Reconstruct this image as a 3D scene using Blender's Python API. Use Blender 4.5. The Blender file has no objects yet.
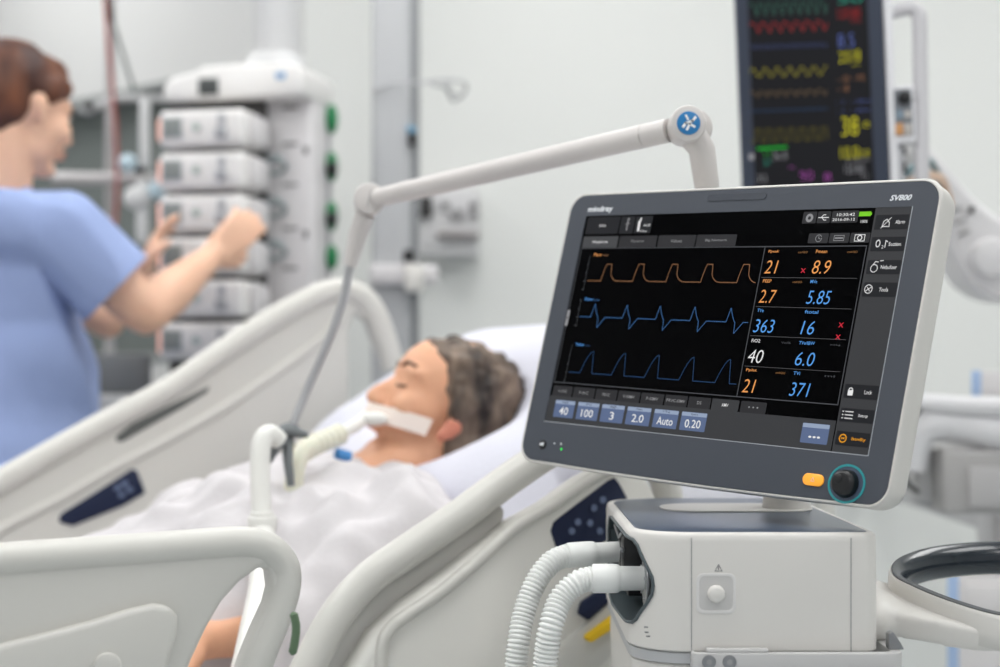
import bpy, bmesh, math, random
from mathutils import Vector, Matrix, noise
random.seed(7)
PI = math.pi
C = bpy.context.scene.collection
F, HZ, CAMZ = 1550.0, 370.0, 1.1

def V(*a): return Vector(a)
def P(px, py, d): return V((px-500)/F*d, d, CAMZ-(py-HZ)/F*d)

# ------------------------------------------------------------------ materials
def lin(c):
    return tuple((v/255/12.92) if v/255 <= .04045 else ((v/255+.055)/1.055)**2.4 for v in c)
MATS = {}
def mat(name, rgb, rough=.5, metal=0, bump=0, bscale=60, var=0, emit=0, trans=0, coat=0, sss=0, alpha=1, spec=None, dark=False):
    if name in MATS: return MATS[name]
    m = bpy.data.materials.new(name); m.use_nodes = True
    nt = m.node_tree; b = nt.nodes['Principled BSDF']
    col = lin(rgb)
    b.inputs['Base Color'].default_value = (*col, 1)
    b.inputs['Roughness'].default_value = rough
    b.inputs['Metallic'].default_value = metal
    if spec is not None: b.inputs['Specular IOR Level'].default_value = spec
    if coat: b.inputs['Coat Weight'].default_value = coat
    if trans: b.inputs['Transmission Weight'].default_value = trans
    if sss:
        b.inputs['Subsurface Weight'].default_value = sss
        b.inputs['Subsurface Radius'].default_value = (.012, .005, .003)
    if alpha < 1: b.inputs['Alpha'].default_value = alpha
    if dark: b.inputs['Base Color'].default_value = (.004, .004, .005, 1)
    if emit:
        b.inputs['Emission Color'].default_value = (*col, 1)
        b.inputs['Emission Strength'].default_value = emit
    tc = nt.nodes.new('ShaderNodeTexCoord')
    n = nt.nodes.new('ShaderNodeTexNoise'); n.inputs['Scale'].default_value = bscale
    n.inputs['Detail'].default_value = 4
    nt.links.new(tc.outputs['Object'], n.inputs['Vector'])
    if var:
        mx = nt.nodes.new('ShaderNodeMix'); mx.data_type = 'RGBA'
        mx.inputs[6].default_value = (*[v*(1-var) for v in col], 1)
        mx.inputs[7].default_value = (*[min(1, v*(1+var)) for v in col], 1)
        nt.links.new(n.outputs['Fac'], mx.inputs[0]); nt.links.new(mx.outputs[2], b.inputs['Base Color'])
    if bump:
        bp = nt.nodes.new('ShaderNodeBump'); bp.inputs['Strength'].default_value = bump
        bp.inputs['Distance'].default_value = .002
        nt.links.new(n.outputs['Fac'], bp.inputs['Height']); nt.links.new(bp.outputs['Normal'], b.inputs['Normal'])
    MATS[name] = m
    return m

white = mat('white_plastic', (221, 218, 213), .38, var=.01, bscale=8)
white2 = mat('warm_white_plastic', (214, 211, 206), .42, var=.01, bscale=8)
rim_m = mat('rim_white', (238, 238, 238), .35)
bezel_m = mat('slate_plastic', (73, 77, 85), .5, bump=.05, bscale=900, spec=.25)
slate_dk = mat('slate_gloss', (72, 84, 102), .28, spec=.4)
black_m = mat('black_plastic', (16, 17, 20), .3)
glass_blk = mat('black_glass', (1, 1, 2), .2, spec=.05)
recess_m = mat('recess_grey', (74, 84, 88), .4)
silver = mat('silver_grey', (188, 189, 191), .35, .2)
steel = mat('steel', (150, 152, 154), .3, .8)
seam_m = mat('seam_grey', (158, 158, 158), .6)
navy = mat('navy_membrane', (24, 34, 62), .5, spec=.3)
teal = mat('teal_ring', (40, 150, 155), .35)
orange = mat('amber_button', (250, 168, 52), .35, emit=.35)
green_led = mat('green_led', (40, 200, 70), .4, emit=.6)
yellow_m = mat('yellow_plastic', (240, 196, 30), .45)
hose_m = mat('hose_white', (234, 235, 232), .4)
arm_m = mat('arm_grey_white', (206, 201, 198), .4)
blue_cap = mat('blue_cap', (38, 120, 178), .35)
bed_m = mat('bed_plastic', (208, 206, 200), .38)
bed_m3 = mat('bed_plastic_inner', (200, 198, 193), .45)
bed_m2 = mat('bed_plastic_panel', (226, 224, 218), .42)
sheet_m = mat('white_sheet', (216, 216, 224), .85, bump=.3, bscale=120)
gown_m = mat('gown_white', (208, 204, 206), .85, bump=.3, bscale=120)
mattress_m = mat('mattress_cover', (225, 228, 238), .7)

# ------------------------------------------------------------------ mesh builder
class B:
    def __init__(s): s.bm = bmesh.new(); s.mi = 0; s.mats = []
    def m(s, material):
        if material not in s.mats: s.mats.append(material)
        s.mi = s.mats.index(material); return s
    def _fin(s, geo_faces, bevel=0, seg=2, ang=30):
        for f in geo_faces: f.material_index = s.mi
        if bevel:
            es = set(e for f in geo_faces for e in f.edges if len(e.link_faces) == 2 and e.calc_face_angle(0) > math.radians(ang))
            r = bmesh.ops.bevel(s.bm, geom=list(es), offset=bevel, segments=seg, profile=.5, affect='EDGES', clamp_overlap=True)
            for f in r['faces']: f.material_index = s.mi
    def box(s, c, size, rot=None, bevel=0, seg=2, M=None):
        m = Matrix.Translation(c) @ (rot.to_4x4() if rot else Matrix()) @ Matrix.Diagonal((*size, 1))
        if M: m = M @ m
        r = bmesh.ops.create_cube(s.bm, size=1, matrix=m)
        s._fin(list({f for v in r['verts'] for f in v.link_faces}), bevel, seg)
        return s
    def prism(s, poly, M=None, z0=0, z1=.01, bevel=0, seg=2, ang=30):
        M = M or Matrix()
        a = [s.bm.verts.new(M @ V(x, y, z0)) for x, y in poly]
        b = [s.bm.verts.new(M @ V(x, y, z1)) for x, y in poly]
        n = len(poly); fs = [s.bm.faces.new(a[::-1]), s.bm.faces.new(b)]
        for i in range(n): fs.append(s.bm.faces.new((a[i], a[(i+1) % n], b[(i+1) % n], b[i])))
        bmesh.ops.recalc_face_normals(s.bm, faces=fs)
        s._fin(fs, bevel, seg, ang); return s
    def ring(s, outer, inner, M=None, z0=0, z1=.01, bevel=0, seg=2):
        """outer and inner outlines with the same count of points"""
        M = M or Matrix(); n = len(outer)
        L = [[s.bm.verts.new(M @ V(x, y, z)) for x, y in o] for z in (z0, z1) for o in (outer, inner)]
        ao, ai, bo, bi = L; fs = []
        for i in range(n):
            j = (i+1) % n
            fs += [s.bm.faces.new(q) for q in ((ao[i], ao[j], bo[j], bo[i]), (ai[j], ai[i], bi[i], bi[j]), (bo[i], bo[j], bi[j], bi[i]), (ao[j], ao[i], ai[i], ai[j]))]
        bmesh.ops.recalc_face_normals(s.bm, faces=fs)
        s._fin(fs, bevel, seg, 50); return s
    def tube(s, pts, r, seg=12, closed=False, sx=1.0, up=None, caps=True):
        pts = [Vector(p) for p in pts]; n = len(pts)
        rs = r if isinstance(r, (list, tuple)) else [r]*n
        prev = None; rings = []
        for i, p in enumerate(pts):
            if closed: t = pts[(i+1) % n]-pts[i-1]
            else: t = pts[min(i+1, n-1)]-pts[max(i-1, 0)]
            t.normalize()
            if prev is None:
                u = Vector(up) if up else (V(0, 0, 1) if abs(t.z) < .9 else V(1, 0, 0))
            else: u = prev
            x = u-t*u.dot(t); x.normalize(); y = t.cross(x); prev = x
            rings.append([s.bm.verts.new(p+(x*math.cos(a)*sx+y*math.sin(a))*rs[i]) for a in (2*PI*k/seg for k in range(seg))])
        fs = []
        for i in range(n if closed else n-1):
            a, b = rings[i], rings[(i+1) % n]
            for k in range(seg): fs.append(s.bm.faces.new((a[k], a[(k+1) % seg], b[(k+1) % seg], b[k])))
        if not closed and caps: fs += [s.bm.faces.new(rings[0][::-1]), s.bm.faces.new(rings[-1])]
        bmesh.ops.recalc_face_normals(s.bm, faces=fs)
        s._fin(fs); return s
    def cyl(s, p0, p1, r0, r1=None, seg=24, bevel=0):
        p0, p1 = Vector(p0), Vector(p1); r1 = r0 if r1 is None else r1
        if bevel:
            d = (p1-p0).normalized()*bevel
            return s.tube([p0, p0+d*.3, p0+d, p1-d, p1-d*.3, p1], [r0-bevel, r0-bevel*.3, r0, r1, r1-bevel*.3, r1-bevel], seg)
        return s.tube([p0, p1], [r0, r1], seg)
    def ell(s, c, r, rot=None, M=None, sub=3):
        m = Matrix.Translation(c) @ (rot.to_4x4() if rot else Matrix()) @ Matrix.Diagonal((*r, 1))
        if M: m = M @ m
        g = bmesh.ops.create_icosphere(s.bm, subdivisions=sub, radius=1, matrix=m)
        s._fin(list({f for v in g['verts'] for f in v.link_faces})); return s
    def cap(s, p0, p1, r0, r1, n=5, M=None):
        """tapered limb segment as overlapping spheres and a cone, for remeshing"""
        p0, p1 = Vector(p0), Vector(p1)
        if M: p0, p1 = M @ p0, M @ p1
        s.tube([p0, p1], [r0, r1], 14)
        s.ell(p0, (r0,)*3, sub=2); s.ell(p1, (r1,)*3, sub=2); return s
    def grid(s, fn, nu, nv):
        vs = [[s.bm.verts.new(fn(i/nu, j/nv)) for j in range(nv+1)] for i in range(nu+1)]
        fs = [s.bm.faces.new((vs[i][j], vs[i+1][j], vs[i+1][j+1], vs[i][j+1])) for i in range(nu) for j in range(nv)]
        s._fin(fs); return s
    def text(s, body, x, y, w, h, M, z=.0004, depth=0, shear=0, align='L', thin=.004):
        """writing fitted in a box w by h whose lower left corner is x, y (w None: natural)"""
        cu = bpy.data.curves.new('t', 'FONT'); cu.body = body; cu.size = 1; cu.shear = shear
        cu.extrude = depth; cu.offset = thin; cu.resolution_u = 3
        o = bpy.data.objects.new('t', cu); me = o.to_mesh()
        if not me or not me.vertices: return s
        xs = [v.co.x for v in me.vertices]; ys = [v.co.y for v in me.vertices]
        x0, x1, y0, y1 = min(xs), max(xs), min(ys), max(ys)
        sy = h/(y1-y0); sx = (w/(x1-x0)) if w else sy*.8
        if align == 'C': x = x-(x1-x0)*sx/2
        vs = [s.bm.verts.new(M @ V(x+(v.co.x-x0)*sx, y+(v.co.y-y0)*sy, z+v.co.z)) for v in me.vertices]
        for p in me.polygons:
            try: f = s.bm.faces.new([vs[i] for i in p.vertices]); f.material_index = s.mi
            except ValueError: pass
        o.to_mesh_clear(); bpy.data.objects.remove(o); bpy.data.curves.remove(cu)
        return s
    def rect(s, x0, y0, x1, y1, M, z=.0002, r=0):
        pts = rrect(x0, y0, x1, y1, r) if r else [(x0, y0), (x1, y0), (x1, y1), (x0, y1)]
        f = s.bm.faces.new([s.bm.verts.new(M @ V(a, b, z)) for a, b in pts]); f.material_index = s.mi
        return s
    def line(s, pts, w, M, z=.0004):
        """flat polyline of width w in the plane of M"""
        for (x0, y0), (x1, y1) in zip(pts, pts[1:]):
            dx, dy = x1-x0, y1-y0; L = math.hypot(dx, dy) or 1; e = w*.35/L; nx, ny = -dy/L*w/2, dx/L*w/2
            x0, y0, x1, y1 = x0-dx*e, y0-dy*e, x1+dx*e, y1+dy*e
            f = s.bm.faces.new([s.bm.verts.new(M @ V(a, b, z)) for a, b in ((x0-nx, y0-ny), (x1-nx, y1-ny), (x1+nx, y1+ny), (x0+nx, y0+ny))])
            f.material_index = s.mi
        return s

def rrect(x0, y0, x1, y1, r, n=5):
    """rounded rectangle; r one number or four (bl, br, tr, tl)"""
    rr = r if isinstance(r, (list, tuple)) else (r,)*4; out = []
    for (cx, cy, q), a0, in zip(((x0+rr[0], y0+rr[0], rr[0]), (x1-rr[1], y0+rr[1], rr[1]), (x1-rr[2], y1-rr[2], rr[2]), (x0+rr[3], y1-rr[3], rr[3])), (PI, 1.5*PI, 0, .5*PI)):
        k = n if q > 0 else 0
        for i in range(k+1): a = a0+.5*PI*i/max(k, 1); out.append((cx+q*math.cos(a), cy+q*math.sin(a)))
    return out
def smooth_pts(pts, n=6, closed=False):
    """Catmull-Rom through the points"""
    pts = [Vector(p) for p in pts]; N = len(pts); out = []
    for i in range(N if closed else N-1):
        g = (lambda k: pts[k % N]) if closed else (lambda k: pts[min(max(k, 0), N-1)])
        a, b, c, d = g(i-1), g(i), g(i+1), g(i+2)
        for k in range(n):
            t = k/n
            out.append(.5*((2*b)+(c-a)*t+(2*a-5*b+4*c-d)*t*t+(3*b-a-3*c+d)*t**3))
    if not closed: out.append(pts[-1])
    return out
def sm2(pts, n=5, closed=True): return [(p.x, p.y) for p in smooth_pts([(x, y, 0) for x, y in pts], n, closed)]

# ------------------------------------------------------------------ objects
ROOTM = {}
def root_of(o):
    while o.parent: o = o.parent
    return o
def finish(me, sharp=38):
    bm = bmesh.new(); bm.from_mesh(me)
    a = math.radians(sharp)
    for e in bm.edges: e.smooth = not (len(e.link_faces) != 2 or e.calc_face_angle(0) > a)
    for f in bm.faces: f.smooth = True
    bm.to_mesh(me); bm.free()
def obj(name, b, parent=None, local=False, mats=None, sharp=38):
    me = bpy.data.meshes.new(name)
    if parent is not None and not local:
        b.bm.transform(ROOTM[root_of(parent).name].inverted())
    b.bm.to_mesh(me); b.bm.free()
    for m_ in (mats or b.mats): me.materials.append(m_)
    finish(me, sharp)
    o = bpy.data.objects.new(name, me); C.objects.link(o)
    if parent is not None: o.parent = parent
    else: ROOTM[o.name] = Matrix()
    return o
def thing(name, label, cat, loc=(0, 0, 0), rotz=0, group=None):
    o = bpy.data.objects.new(name, None); C.objects.link(o); o.empty_display_size = .05
    o.location = loc; o.rotation_euler = (0, 0, rotz)
    ROOTM[o.name] = Matrix.Translation(loc) @ Matrix.Rotation(rotz, 4, 'Z')
    o['label'] = label; o['category'] = cat
    if group: o['group'] = group
    return o
def tag(o, label, cat, group=None):
    o['label'] = label; o['category'] = cat
    if group: o['group'] = group
    return o
def struct(name, b):
    o = obj(name, b); o['kind'] = 'structure'; return o
def recentre(o, c):
    """move a single-mesh thing's origin to its base"""
    c = Vector(c); o.data.transform(Matrix.Translation(-c)); o.location = c; ROOTM[o.name] = Matrix.Translation(c); return o
def evaluated(o):
    """bake the modifiers of o into its mesh"""
    dg = bpy.context.evaluated_depsgraph_get(); dg.update()
    me = bpy.data.meshes.new_from_object(o.evaluated_get(dg))
    old = o.data; o.modifiers.clear(); o.data = me; bpy.data.meshes.remove(old); return o
def organic(name, b, voxel=.008, smooth=6, parent=None, mats=None, factor=.5, fn=None):
    """union of overlapping shapes melted into one continuous skin"""
    me = bpy.data.meshes.new(name); b.bm.to_mesh(me); b.bm.free()
    o = bpy.data.objects.new(name, me); C.objects.link(o)
    r = o.modifiers.new('r', 'REMESH'); r.mode = 'VOXEL'; r.voxel_size = voxel; r.use_smooth_shade = True
    if smooth:
        q = o.modifiers.new('s', 'SMOOTH'); q.factor = factor; q.iterations = smooth
    evaluated(o)
    me = o.data
    if fn:
        for v in me.vertices: v.co = fn(v.co.copy())
    if parent is not None: me.transform(ROOTM[root_of(parent).name].inverted()); o.parent = parent
    else: ROOTM[o.name] = Matrix()
    me.materials.clear()
    for m_ in (mats or b.mats): me.materials.append(m_)
    for p in me.polygons: p.use_smooth = True
    return o
def boolean_cut(o, cutters):
    for c in cutters:
        m = o.modifiers.new('b', 'BOOLEAN'); m.operation = 'DIFFERENCE'; m.object = c; m.solver = 'EXACT'
    evaluated(o)
    for c in cutters:
        me = c.data; bpy.data.objects.remove(c); bpy.data.meshes.remove(me)
    finish(o.data)
    return o
def copy_tree(o, parent=None):
    c = o.copy(); C.objects.link(c)
    if parent is not None: c.parent = parent
    for ch in [x for x in list(C.objects) if x.parent == o]: copy_tree(ch, c)
    return c

# ------------------------------------------------------------------ camera
vs = bpy.context.scene.view_settings
bpy.context.scene.display_settings.display_device = 'sRGB'
vs.view_transform = 'Standard'; vs.look = 'None'; vs.gamma = 1; vs.exposure = 0; vs.use_curve_mapping = False
cam = bpy.data.objects.new('camera', bpy.data.cameras.new('camera')); C.objects.link(cam)
cam.location = (0, 0, CAMZ); cam.rotation_euler = (PI/2, 0, 0)
cam.data.sensor_width = 36; cam.data.lens = F/1000*36; cam.data.shift_y = (HZ-333.5)/1000
cam.data.clip_start = .05
cam.data.dof.use_dof = True; cam.data.dof.focus_distance = 1.47
cam.data.dof.aperture_fstop = (F/1000*36/1000)/.0185
bpy.context.scene.camera = cam
# ================================================================== VENTILATOR
vent = thing('ventilator', 'white and slate intensive care ventilator with large tilted touchscreen, in sharp focus at front right', 'ventilator', (.23, 1.57, 0))
# display frame: columns right, up, normal
MR = Matrix(((0.68105, 0.20350, -0.70339), (-0.73043, 0.12139, -0.67211), (-0.05139, 0.97152, 0.23132)))
MC = V(0.211981, 1.546529, 0.0465344)+V(0, 0, CAMZ)
MD = Matrix.Translation(MC) @ MR.to_4x4()
MM = MD @ Matrix.Diagonal((.001, .001, 1, 1))          # x, y in millimetres on the display face, z in metres
def S(px, py):
    r = V((px-500)/F, 1, -(py-HZ)/F); c = MC-V(0, 0, CAMZ); n = MR.col[2]
    x = r*(c.dot(n)/r.dot(n))-c
    return x.dot(MR.col[0])*1000, x.dot(MR.col[1])*1000
X0, X1, Y0, Y1 = -233.5, 233.5, -161.5, 142
def arc_bottom(x): return -3.5*(1-(x/233)**2)
def shell(inset, r, dy=0):
    pts = rrect(X0+inset, Y0+inset, X1-inset, Y1-inset, r, 8)
    out = []
    for i, (x, y) in enumerate(pts):
        out.append((x, y))
        if y < Y0+inset+.01 and i+1 < len(pts) and pts[i+1][1] < Y0+inset+.01 and pts[i+1][0]-x > 50:
            nx = pts[i+1][0]
            out += [(x+(nx-x)*k/14, y+arc_bottom(x+(nx-x)*k/14)+1.2) for k in range(1, 14)]
    return out
b = B().m(white2)
prof = [(-.047, 42, 26), (-.045, 26, 22), (-.039, 10, 21), (-.030, 2.5, 21), (-.022, .6, 21), (-.008, 0, 21), (-.0025, -1, 21.5), (0, -.4, 21), (.0008, .6, 20.6), (.0006, 1.8, 20), (-.002, 2.4, 19.6)]
rings = []
for z, ins, r in prof: rings.append([b.bm.verts.new(MM @ V(x, y, z)) for x, y in shell(ins, r)])
for a, c in zip(rings, rings[1:]):
    for k in range(len(a)): b.bm.faces.new((a[k], a[(k+1) % len(a)], c[(k+1) % len(a)], c[k]))
b.bm.faces.new(rings[0][::-1]); b.bm.faces.new(rings[-1])
housing = obj('display_housing', b, vent, sharp=60)
# slate front bezel with a cut for the screen
SX0, SX1, SY0, SY1 = -205.5, 206, -116, 116
outer = shell(2.4, 19.5)
inner = []
for x, y in outer:    # same count, walked round the screen opening
    a = max(abs(x)/206, abs(y)/116 if True else 1)
    k = 1/max(abs(x)/205.8, abs(y-0)/116)
    inner.append((x*k, y*k))
# corners must be exact: snap the point nearest to each corner
for cx, cy in ((SX0, SY0), (SX1, SY0), (SX1, SY1), (SX0, SY1)):
    j = min(range(len(inner)), key=lambda q: (inner[q][0]-cx)**2+(inner[q][1]-cy)**2); inner[j] = (cx, cy)
b = B().m(bezel_m); b.ring(outer, inner, MM, -.003, .0006)
bez = obj('front_bezel', b, vent)
b = B().m(mat('trim_grey', (176, 180, 186), .4))
for q0, q1 in (((SX1, SY0), (SX1, SY1)), ((SX0, SY0), (SX1, SY0))): b.line([q0, q1], .7, MM, .0009)
obj('screen_trim', b, bez)
# slot for the alarm lamp at the top edge
a0, b0 = S(708, 198.5); a1, b1 = S(767, 196)
b = B().m(mat('smoked_lamp', (66, 70, 78), .25)).prism(rrect(a0, (b0+b1)/2-3.4, a1, (b0+b1)/2+3.4, 3.3), MM, .0004, .0013)
obj('alarm_lamp', b, bez)
txt_w = mat('printed_white', (225, 228, 232), .5)
q = S(588, 213); q2 = S(612.5, 208)
b = B().m(txt_w); x, y = S(588, 213.8); x2, _ = S(612.5, 213)
b.text('mindray', x, y, x2-x, 8.2, MM, .0008, thin=.03)
obj('maker_name', b, bez)
b = B().m(txt_w); x, y = S(890, 200.5); x2, _ = S(912, 200)
b.text('SV800', x, y-.6, x2-x, 5.6, MM, .0008, shear=.3, thin=.03)
obj('model_number', b, bez)
# keys and knob under the screen
x, y = S(543.3, 444.6)
b = B().m(black_m).cyl(MM @ V(x, y, 0), MM @ V(x, y, .0018), .0052, bevel=.0006)
b.m(txt_w).text('◄', x-2, y-2, 4.5, 4.5, MM, .0021).rect(x-3.4, y-1.4, x-.6, y+1.4, MM, .0021)
obj('mute_key', b, bez)
for nm, (px, py), r, m_ in (('status_light', (555, 443.5), .9, txt_w), ('status_light', (561.6, 444), 1.4, silver), ('status_light', (561.8, 449.3), 1.5, green_led)):
    x, y = S(px, py); b = B().m(m_).cyl(MM @ V(x, y, 0), MM @ V(x, y, .001), r*.001, seg=12); obj(nm, b, bez)
x, y = S(814, 480)
b = B().m(orange).prism(rrect(x-11.5, y-5.6, x+11.5, y+5.6, 5.5), MM, 0, .002, bevel=.0006)
b.m(txt_w).line([(x-2, y-1.5), (x+2, y-1.5), (x, y+2), (x-2, y-1.5)], .4, MM, .0023)
obj('alarm_key', b, bez)
x, y = S(847, 484)
b = B().m(teal); b.ring([(x+19.6*math.cos(a), y+15.2*math.sin(a)*1.18) for a in [2*PI*k/40 for k in range(40)]], [(x+17.6*math.cos(a), y+13.4*math.sin(a)*1.18) for a in [2*PI*k/40 for k in range(40)]], MM, 0, .0012)
obj('knob_ring', b, bez)
b = B().m(slate_dk); b.prism([(x+17.4*math.cos(a), y+15.6*math.sin(a)) for a in [2*PI*k/40 for k in range(40)]], MM, 0, .0009)
b.m(black_m).tube([MM @ V(x, y, z) for z in (0, .006, .0085, .0098, .0102)], [.0130, .0122, .0115, .0100, .0080], 32)
b.cyl(MM @ V(x-3.5, y+3, .0095), MM @ V(x-3.5, y+3, .0108), .0042, bevel=.0004)
obj('control_knob', b, bez)

# ---- the touchscreen
def em(name, rgb, e): return mat('lit_'+name, rgb, .4, emit=.95 if e > .6 else .9, spec=.1, dark=True)
c_blk = mat('lit_black', (2, 2, 3), .25, spec=.05)
c_grey = em('grey', (60, 61, 63), .55); c_btn = em('button', (31, 32, 35), .5); c_tab = em('tab', (46, 46, 48), .5); c_tabon = em('tab_on', (72, 73, 75), .6)
c_line = em('line', (74, 76, 80), .55); c_wht = em('white', (235, 235, 235), .8); c_dim = em('dim', (150, 150, 152), .6)
c_or = em('orange', (240, 160, 88), .85); c_bl = em('blue', (88, 158, 232), .85); c_blb = em('blue_button', (92, 108, 142), .7); c_blt = em('blue_top', (150, 165, 190), .7)
c_red = em('red', (205, 40, 60), .7); c_grn = em('green', (120, 205, 30), .9); c_wo = em('wave_orange', (156, 112, 78), .7); c_wb = em('wave_blue', (66, 112, 166), .7); c_wd = em('wave_dark_blue', (40, 74, 116), .7)
c_amb = em('amber', (250, 170, 30), .85); c_btnhi = em('button_edge', (88, 89, 92), .5)
b = B().m(glass_blk).rect(SX0, SY0, SX1, SY1, MM, -.0002)
b.m(c_grey).rect(166.5, SY0, SX1, SY1, MM, 0).rect(SX0, SY0, 165.3, -86.8, MM, 0)
b.m(c_line)
for p in ([(-203, 79.2), (164, 79.2)], [(164, 79.2), (164, -72)], [(164, -72), (-203, -72)], [(-203, -72), (-203, 79.2)], [(47.4, 79), (47.4, -72)]): b.line(p, 1.0, MM, .0001)
b.m(mat('lit_faint', (62, 62, 64), .4, emit=.9, dark=True))
for yy in (47.9, 18.5, -10.8, -41.2): b.line([(50, yy), (160, yy)], .5, MM, .0001)
screen = obj('touchscreen', b, vent)
screen['label'] = 'lit black touchscreen with coloured waves and numbers'
def key(nm, x0, y0, x1, y1, base, hi=None, label='', lc=None, lx=None, lw=None, lh=3.4, icon=None, r=1.2, ly=None):
    b = B()
    if hi: b.m(hi).rect(x0-.5, y0-.5, x1+.5, y1+.5, MM, .0001, r+.4)
    b.m(base).rect(x0, y0, x1, y1, MM, .0002, r)
    if label: b.m(lc or c_wht).text(label, lx if lx is not None else (x0+x1)/2, (y0+y1)/2-lh/2 if ly is None else ly, lw, lh, MM, .0003, align='L' if lx is not None else 'C')
    if icon: icon(b)
    return obj(nm, b, screen)
def circ(b, x, y, r, w=.7, n=18, a0=0, a1=2*PI): b.line([(x+r*math.cos(a0+(a1-a0)*k/n), y+r*math.sin(a0+(a1-a0)*k/n)) for k in range(n+1)], w, MM, .00035); return b
def ic_bell(b): b.m(c_wht); b.line([(177, 97.5), (178, 102.5), (181, 104.5), (184, 101.5), (184.5, 97.5), (177, 97.5)], .7, MM, .00035); b.line([(176, 96), (185.5, 106)], .6, MM, .00035)
def ic_o2(b): b.m(c_wht).text('O₂' if False else 'O', 173.5, 77.5, 5, 7.5, MM, .00035); b.text('2', 180.5, 76.5, 1.8, 3, MM, .00035); b.line([(184, 77.5), (184, 84), (186, 83)], .8, MM, .00035)
def ic_neb(b): b.m(c_wht); circ(b, 176.5, 57.5, 3.6); b.line([(175, 61), (177, 64), (180, 63.5)], .8, MM, .00035); b.line([(182, 64.5), (185, 65)], .7, MM, .00035)
def ic_tool(b): b.m(c_wht); circ(b, 174.5, 37.8, 4); b.line([(172, 36), (177, 39.5)], .7, MM, .00035); b.line([(173, 39.5), (176, 36)], .7, MM, .00035)
def ic_lock(b): b.m(c_wht).rect(172.5, -62.5, 178, -57.5, MM, .00035); circ(b, 175.2, -57.4, 1.9, .8, a1=PI)
def ic_menu(b):
    b.m(c_wht)
    for yy in (-77.5, -80.6, -83.7): b.line([(174, yy), (182, yy)], .9, MM, .00035); b.rect(170.6, yy-.5, 172, yy+.5, MM, .00035)
def ic_pow(b): b.m(c_amb); circ(b, 176, -102.4, 3.6, .9); b.line([(174.3, -101.5), (175, -103), (176, -101.8), (177, -103), (177.7, -101.5)], .6, MM, .00035)
for y0, y1, lab, lx, lw, ic, cc in ((94.6, 108.8, 'Alarm', 190.5, 10, ic_bell, None), (73.8, 87.6, 'Suction', 187.5, 13, ic_o2, None), (52, 65.5, 'Nebulizer', 183.5, 17, ic_neb, None), (30.6, 44.3, 'Tools', 186, 9.5, ic_tool, None), (-65, -52, 'Lock', 190, 8, ic_lock, None), (-87, -74.4, 'Setup', 188, 10, ic_menu, None), (-108.8, -95.8, 'Standby', 185, 15, ic_pow, c_amb)):
    key('touch_button', 168.6, y0, 204.4, y1, c_btn, mat('lit_edge', (24, 24, 26), .4, emit=.9, dark=True), lab, cc, lx, lw, 3.6, ic)
# top left keys and tabs
key('touch_button', -202.5, 95, -154, 114.6, c_btn, None, 'Adult', c_wht, lw=10, lh=3)
def ic_body(b): b.m(c_dim).line([(-141.6, 99), (-141.6, 109)], 1.6, MM, .00035).line([(-144.5, 105.5), (-138.6, 106.5)], .8, MM, .00035); circ(b, -141.2, 110.8, 1.2, .9)
key('touch_button', -152.4, 95, -132, 114.4, c_btn, None, icon=ic_body)
def ic_baby(b): b.m(c_wht).line([(-124.5, 98.5), (-125, 108)], 3.2, MM, .00035).line([(-123.8, 109), (-123.5, 111.5)], 2, MM, .00035).text('AUF', -118.4, 102.5, 10, 2.6, MM, .00035); b.text('Dry', -121, 96, 9, 2.6, MM, .00035)
key('touch_button', -130.8, 95, -107, 114.2, c_btn, None, icon=ic_baby)
for x0, x1, lab, on in ((-203, -151, 'Waveforms', 1), (-149, -95.5, 'Dynamic', 0), (-93.6, -43, 'Values', 0), (-41.6, 10, 'Big Numeric', 0)):
    key('screen_tab', x0, 80, x1, 92.4, c_tabon if on else c_tab, None, lab, c_wht if on else c_dim, lw=2.55*len(lab), lh=3.2)
# status icons
def ic_face(b): b.m(c_dim); circ(b, 94, 107.5, 3, 2.4)
def ic_usb(b): b.m(c_wht).line([(104.5, 107.6), (116, 107.6)], .8, MM, .00035).line([(107.5, 107.6), (110, 110.3), (112.5, 110.3)], .7, MM, .00035).line([(108.5, 107.6), (111, 105), (113.5, 105)], .7, MM, .00035)
def ic_time(b): b.m(c_wht).text('10:30:42', 125, 108.5, 20, 3, MM, .00035); b.text('2016-09-12', 121, 103.8, 25, 2.7, MM, .00035)
def ic_bat(b): b.m(c_grn).rect(149.6, 107.9, 162.6, 112.4, MM, .00035).rect(162.6, 109, 163.6, 111.2, MM, .00035); b.m(c_wht).text('100%', 152.8, 101.5, 7.5, 2.8, MM, .00035)
key('status_icon', 86, 102, 102, 113.8, c_tab, None, icon=ic_face)
key('status_icon', 103, 102, 118, 113.8, c_tab, None, icon=ic_usb)
key('status_icon', 119.2, 102, 149, 113.8, c_tab, None, icon=ic_time)
key('status_icon', 149.8, 101, 163.8, 113.8, c_blk, None, icon=ic_bat)
def ic_clk(b): b.m(c_dim); circ(b, 109, 87, 3.4, .6, a0=.5, a1=2*PI); b.line([(109, 89), (109, 87), (111, 86.4)], .6, MM, .00035)
def ic_key(b): b.m(c_dim).line([(126.5, 84.5), (137.5, 84.5), (137.5, 89.5), (126.5, 89.5), (126.5, 84.5)], .6, MM, .00035).line([(128, 87), (136, 87)], 1.4, MM, .00035)
def ic_cam(b): b.m(c_wht); circ(b, 155, 87, 2.3, .9); b.line([(149.6, 83.8), (160.4, 83.8), (160.4, 90), (149.6, 90), (149.6, 83.8)], .7, MM, .00035)
key('status_icon', 97, 82.2, 120, 92, c_tab, None, icon=ic_clk)
key('status_icon', 121, 82.2, 143.4, 92, c_tab, None, icon=ic_key)
key('status_icon', 144.4, 82.2, 166, 92, c_tab, None, icon=ic_cam)
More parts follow.
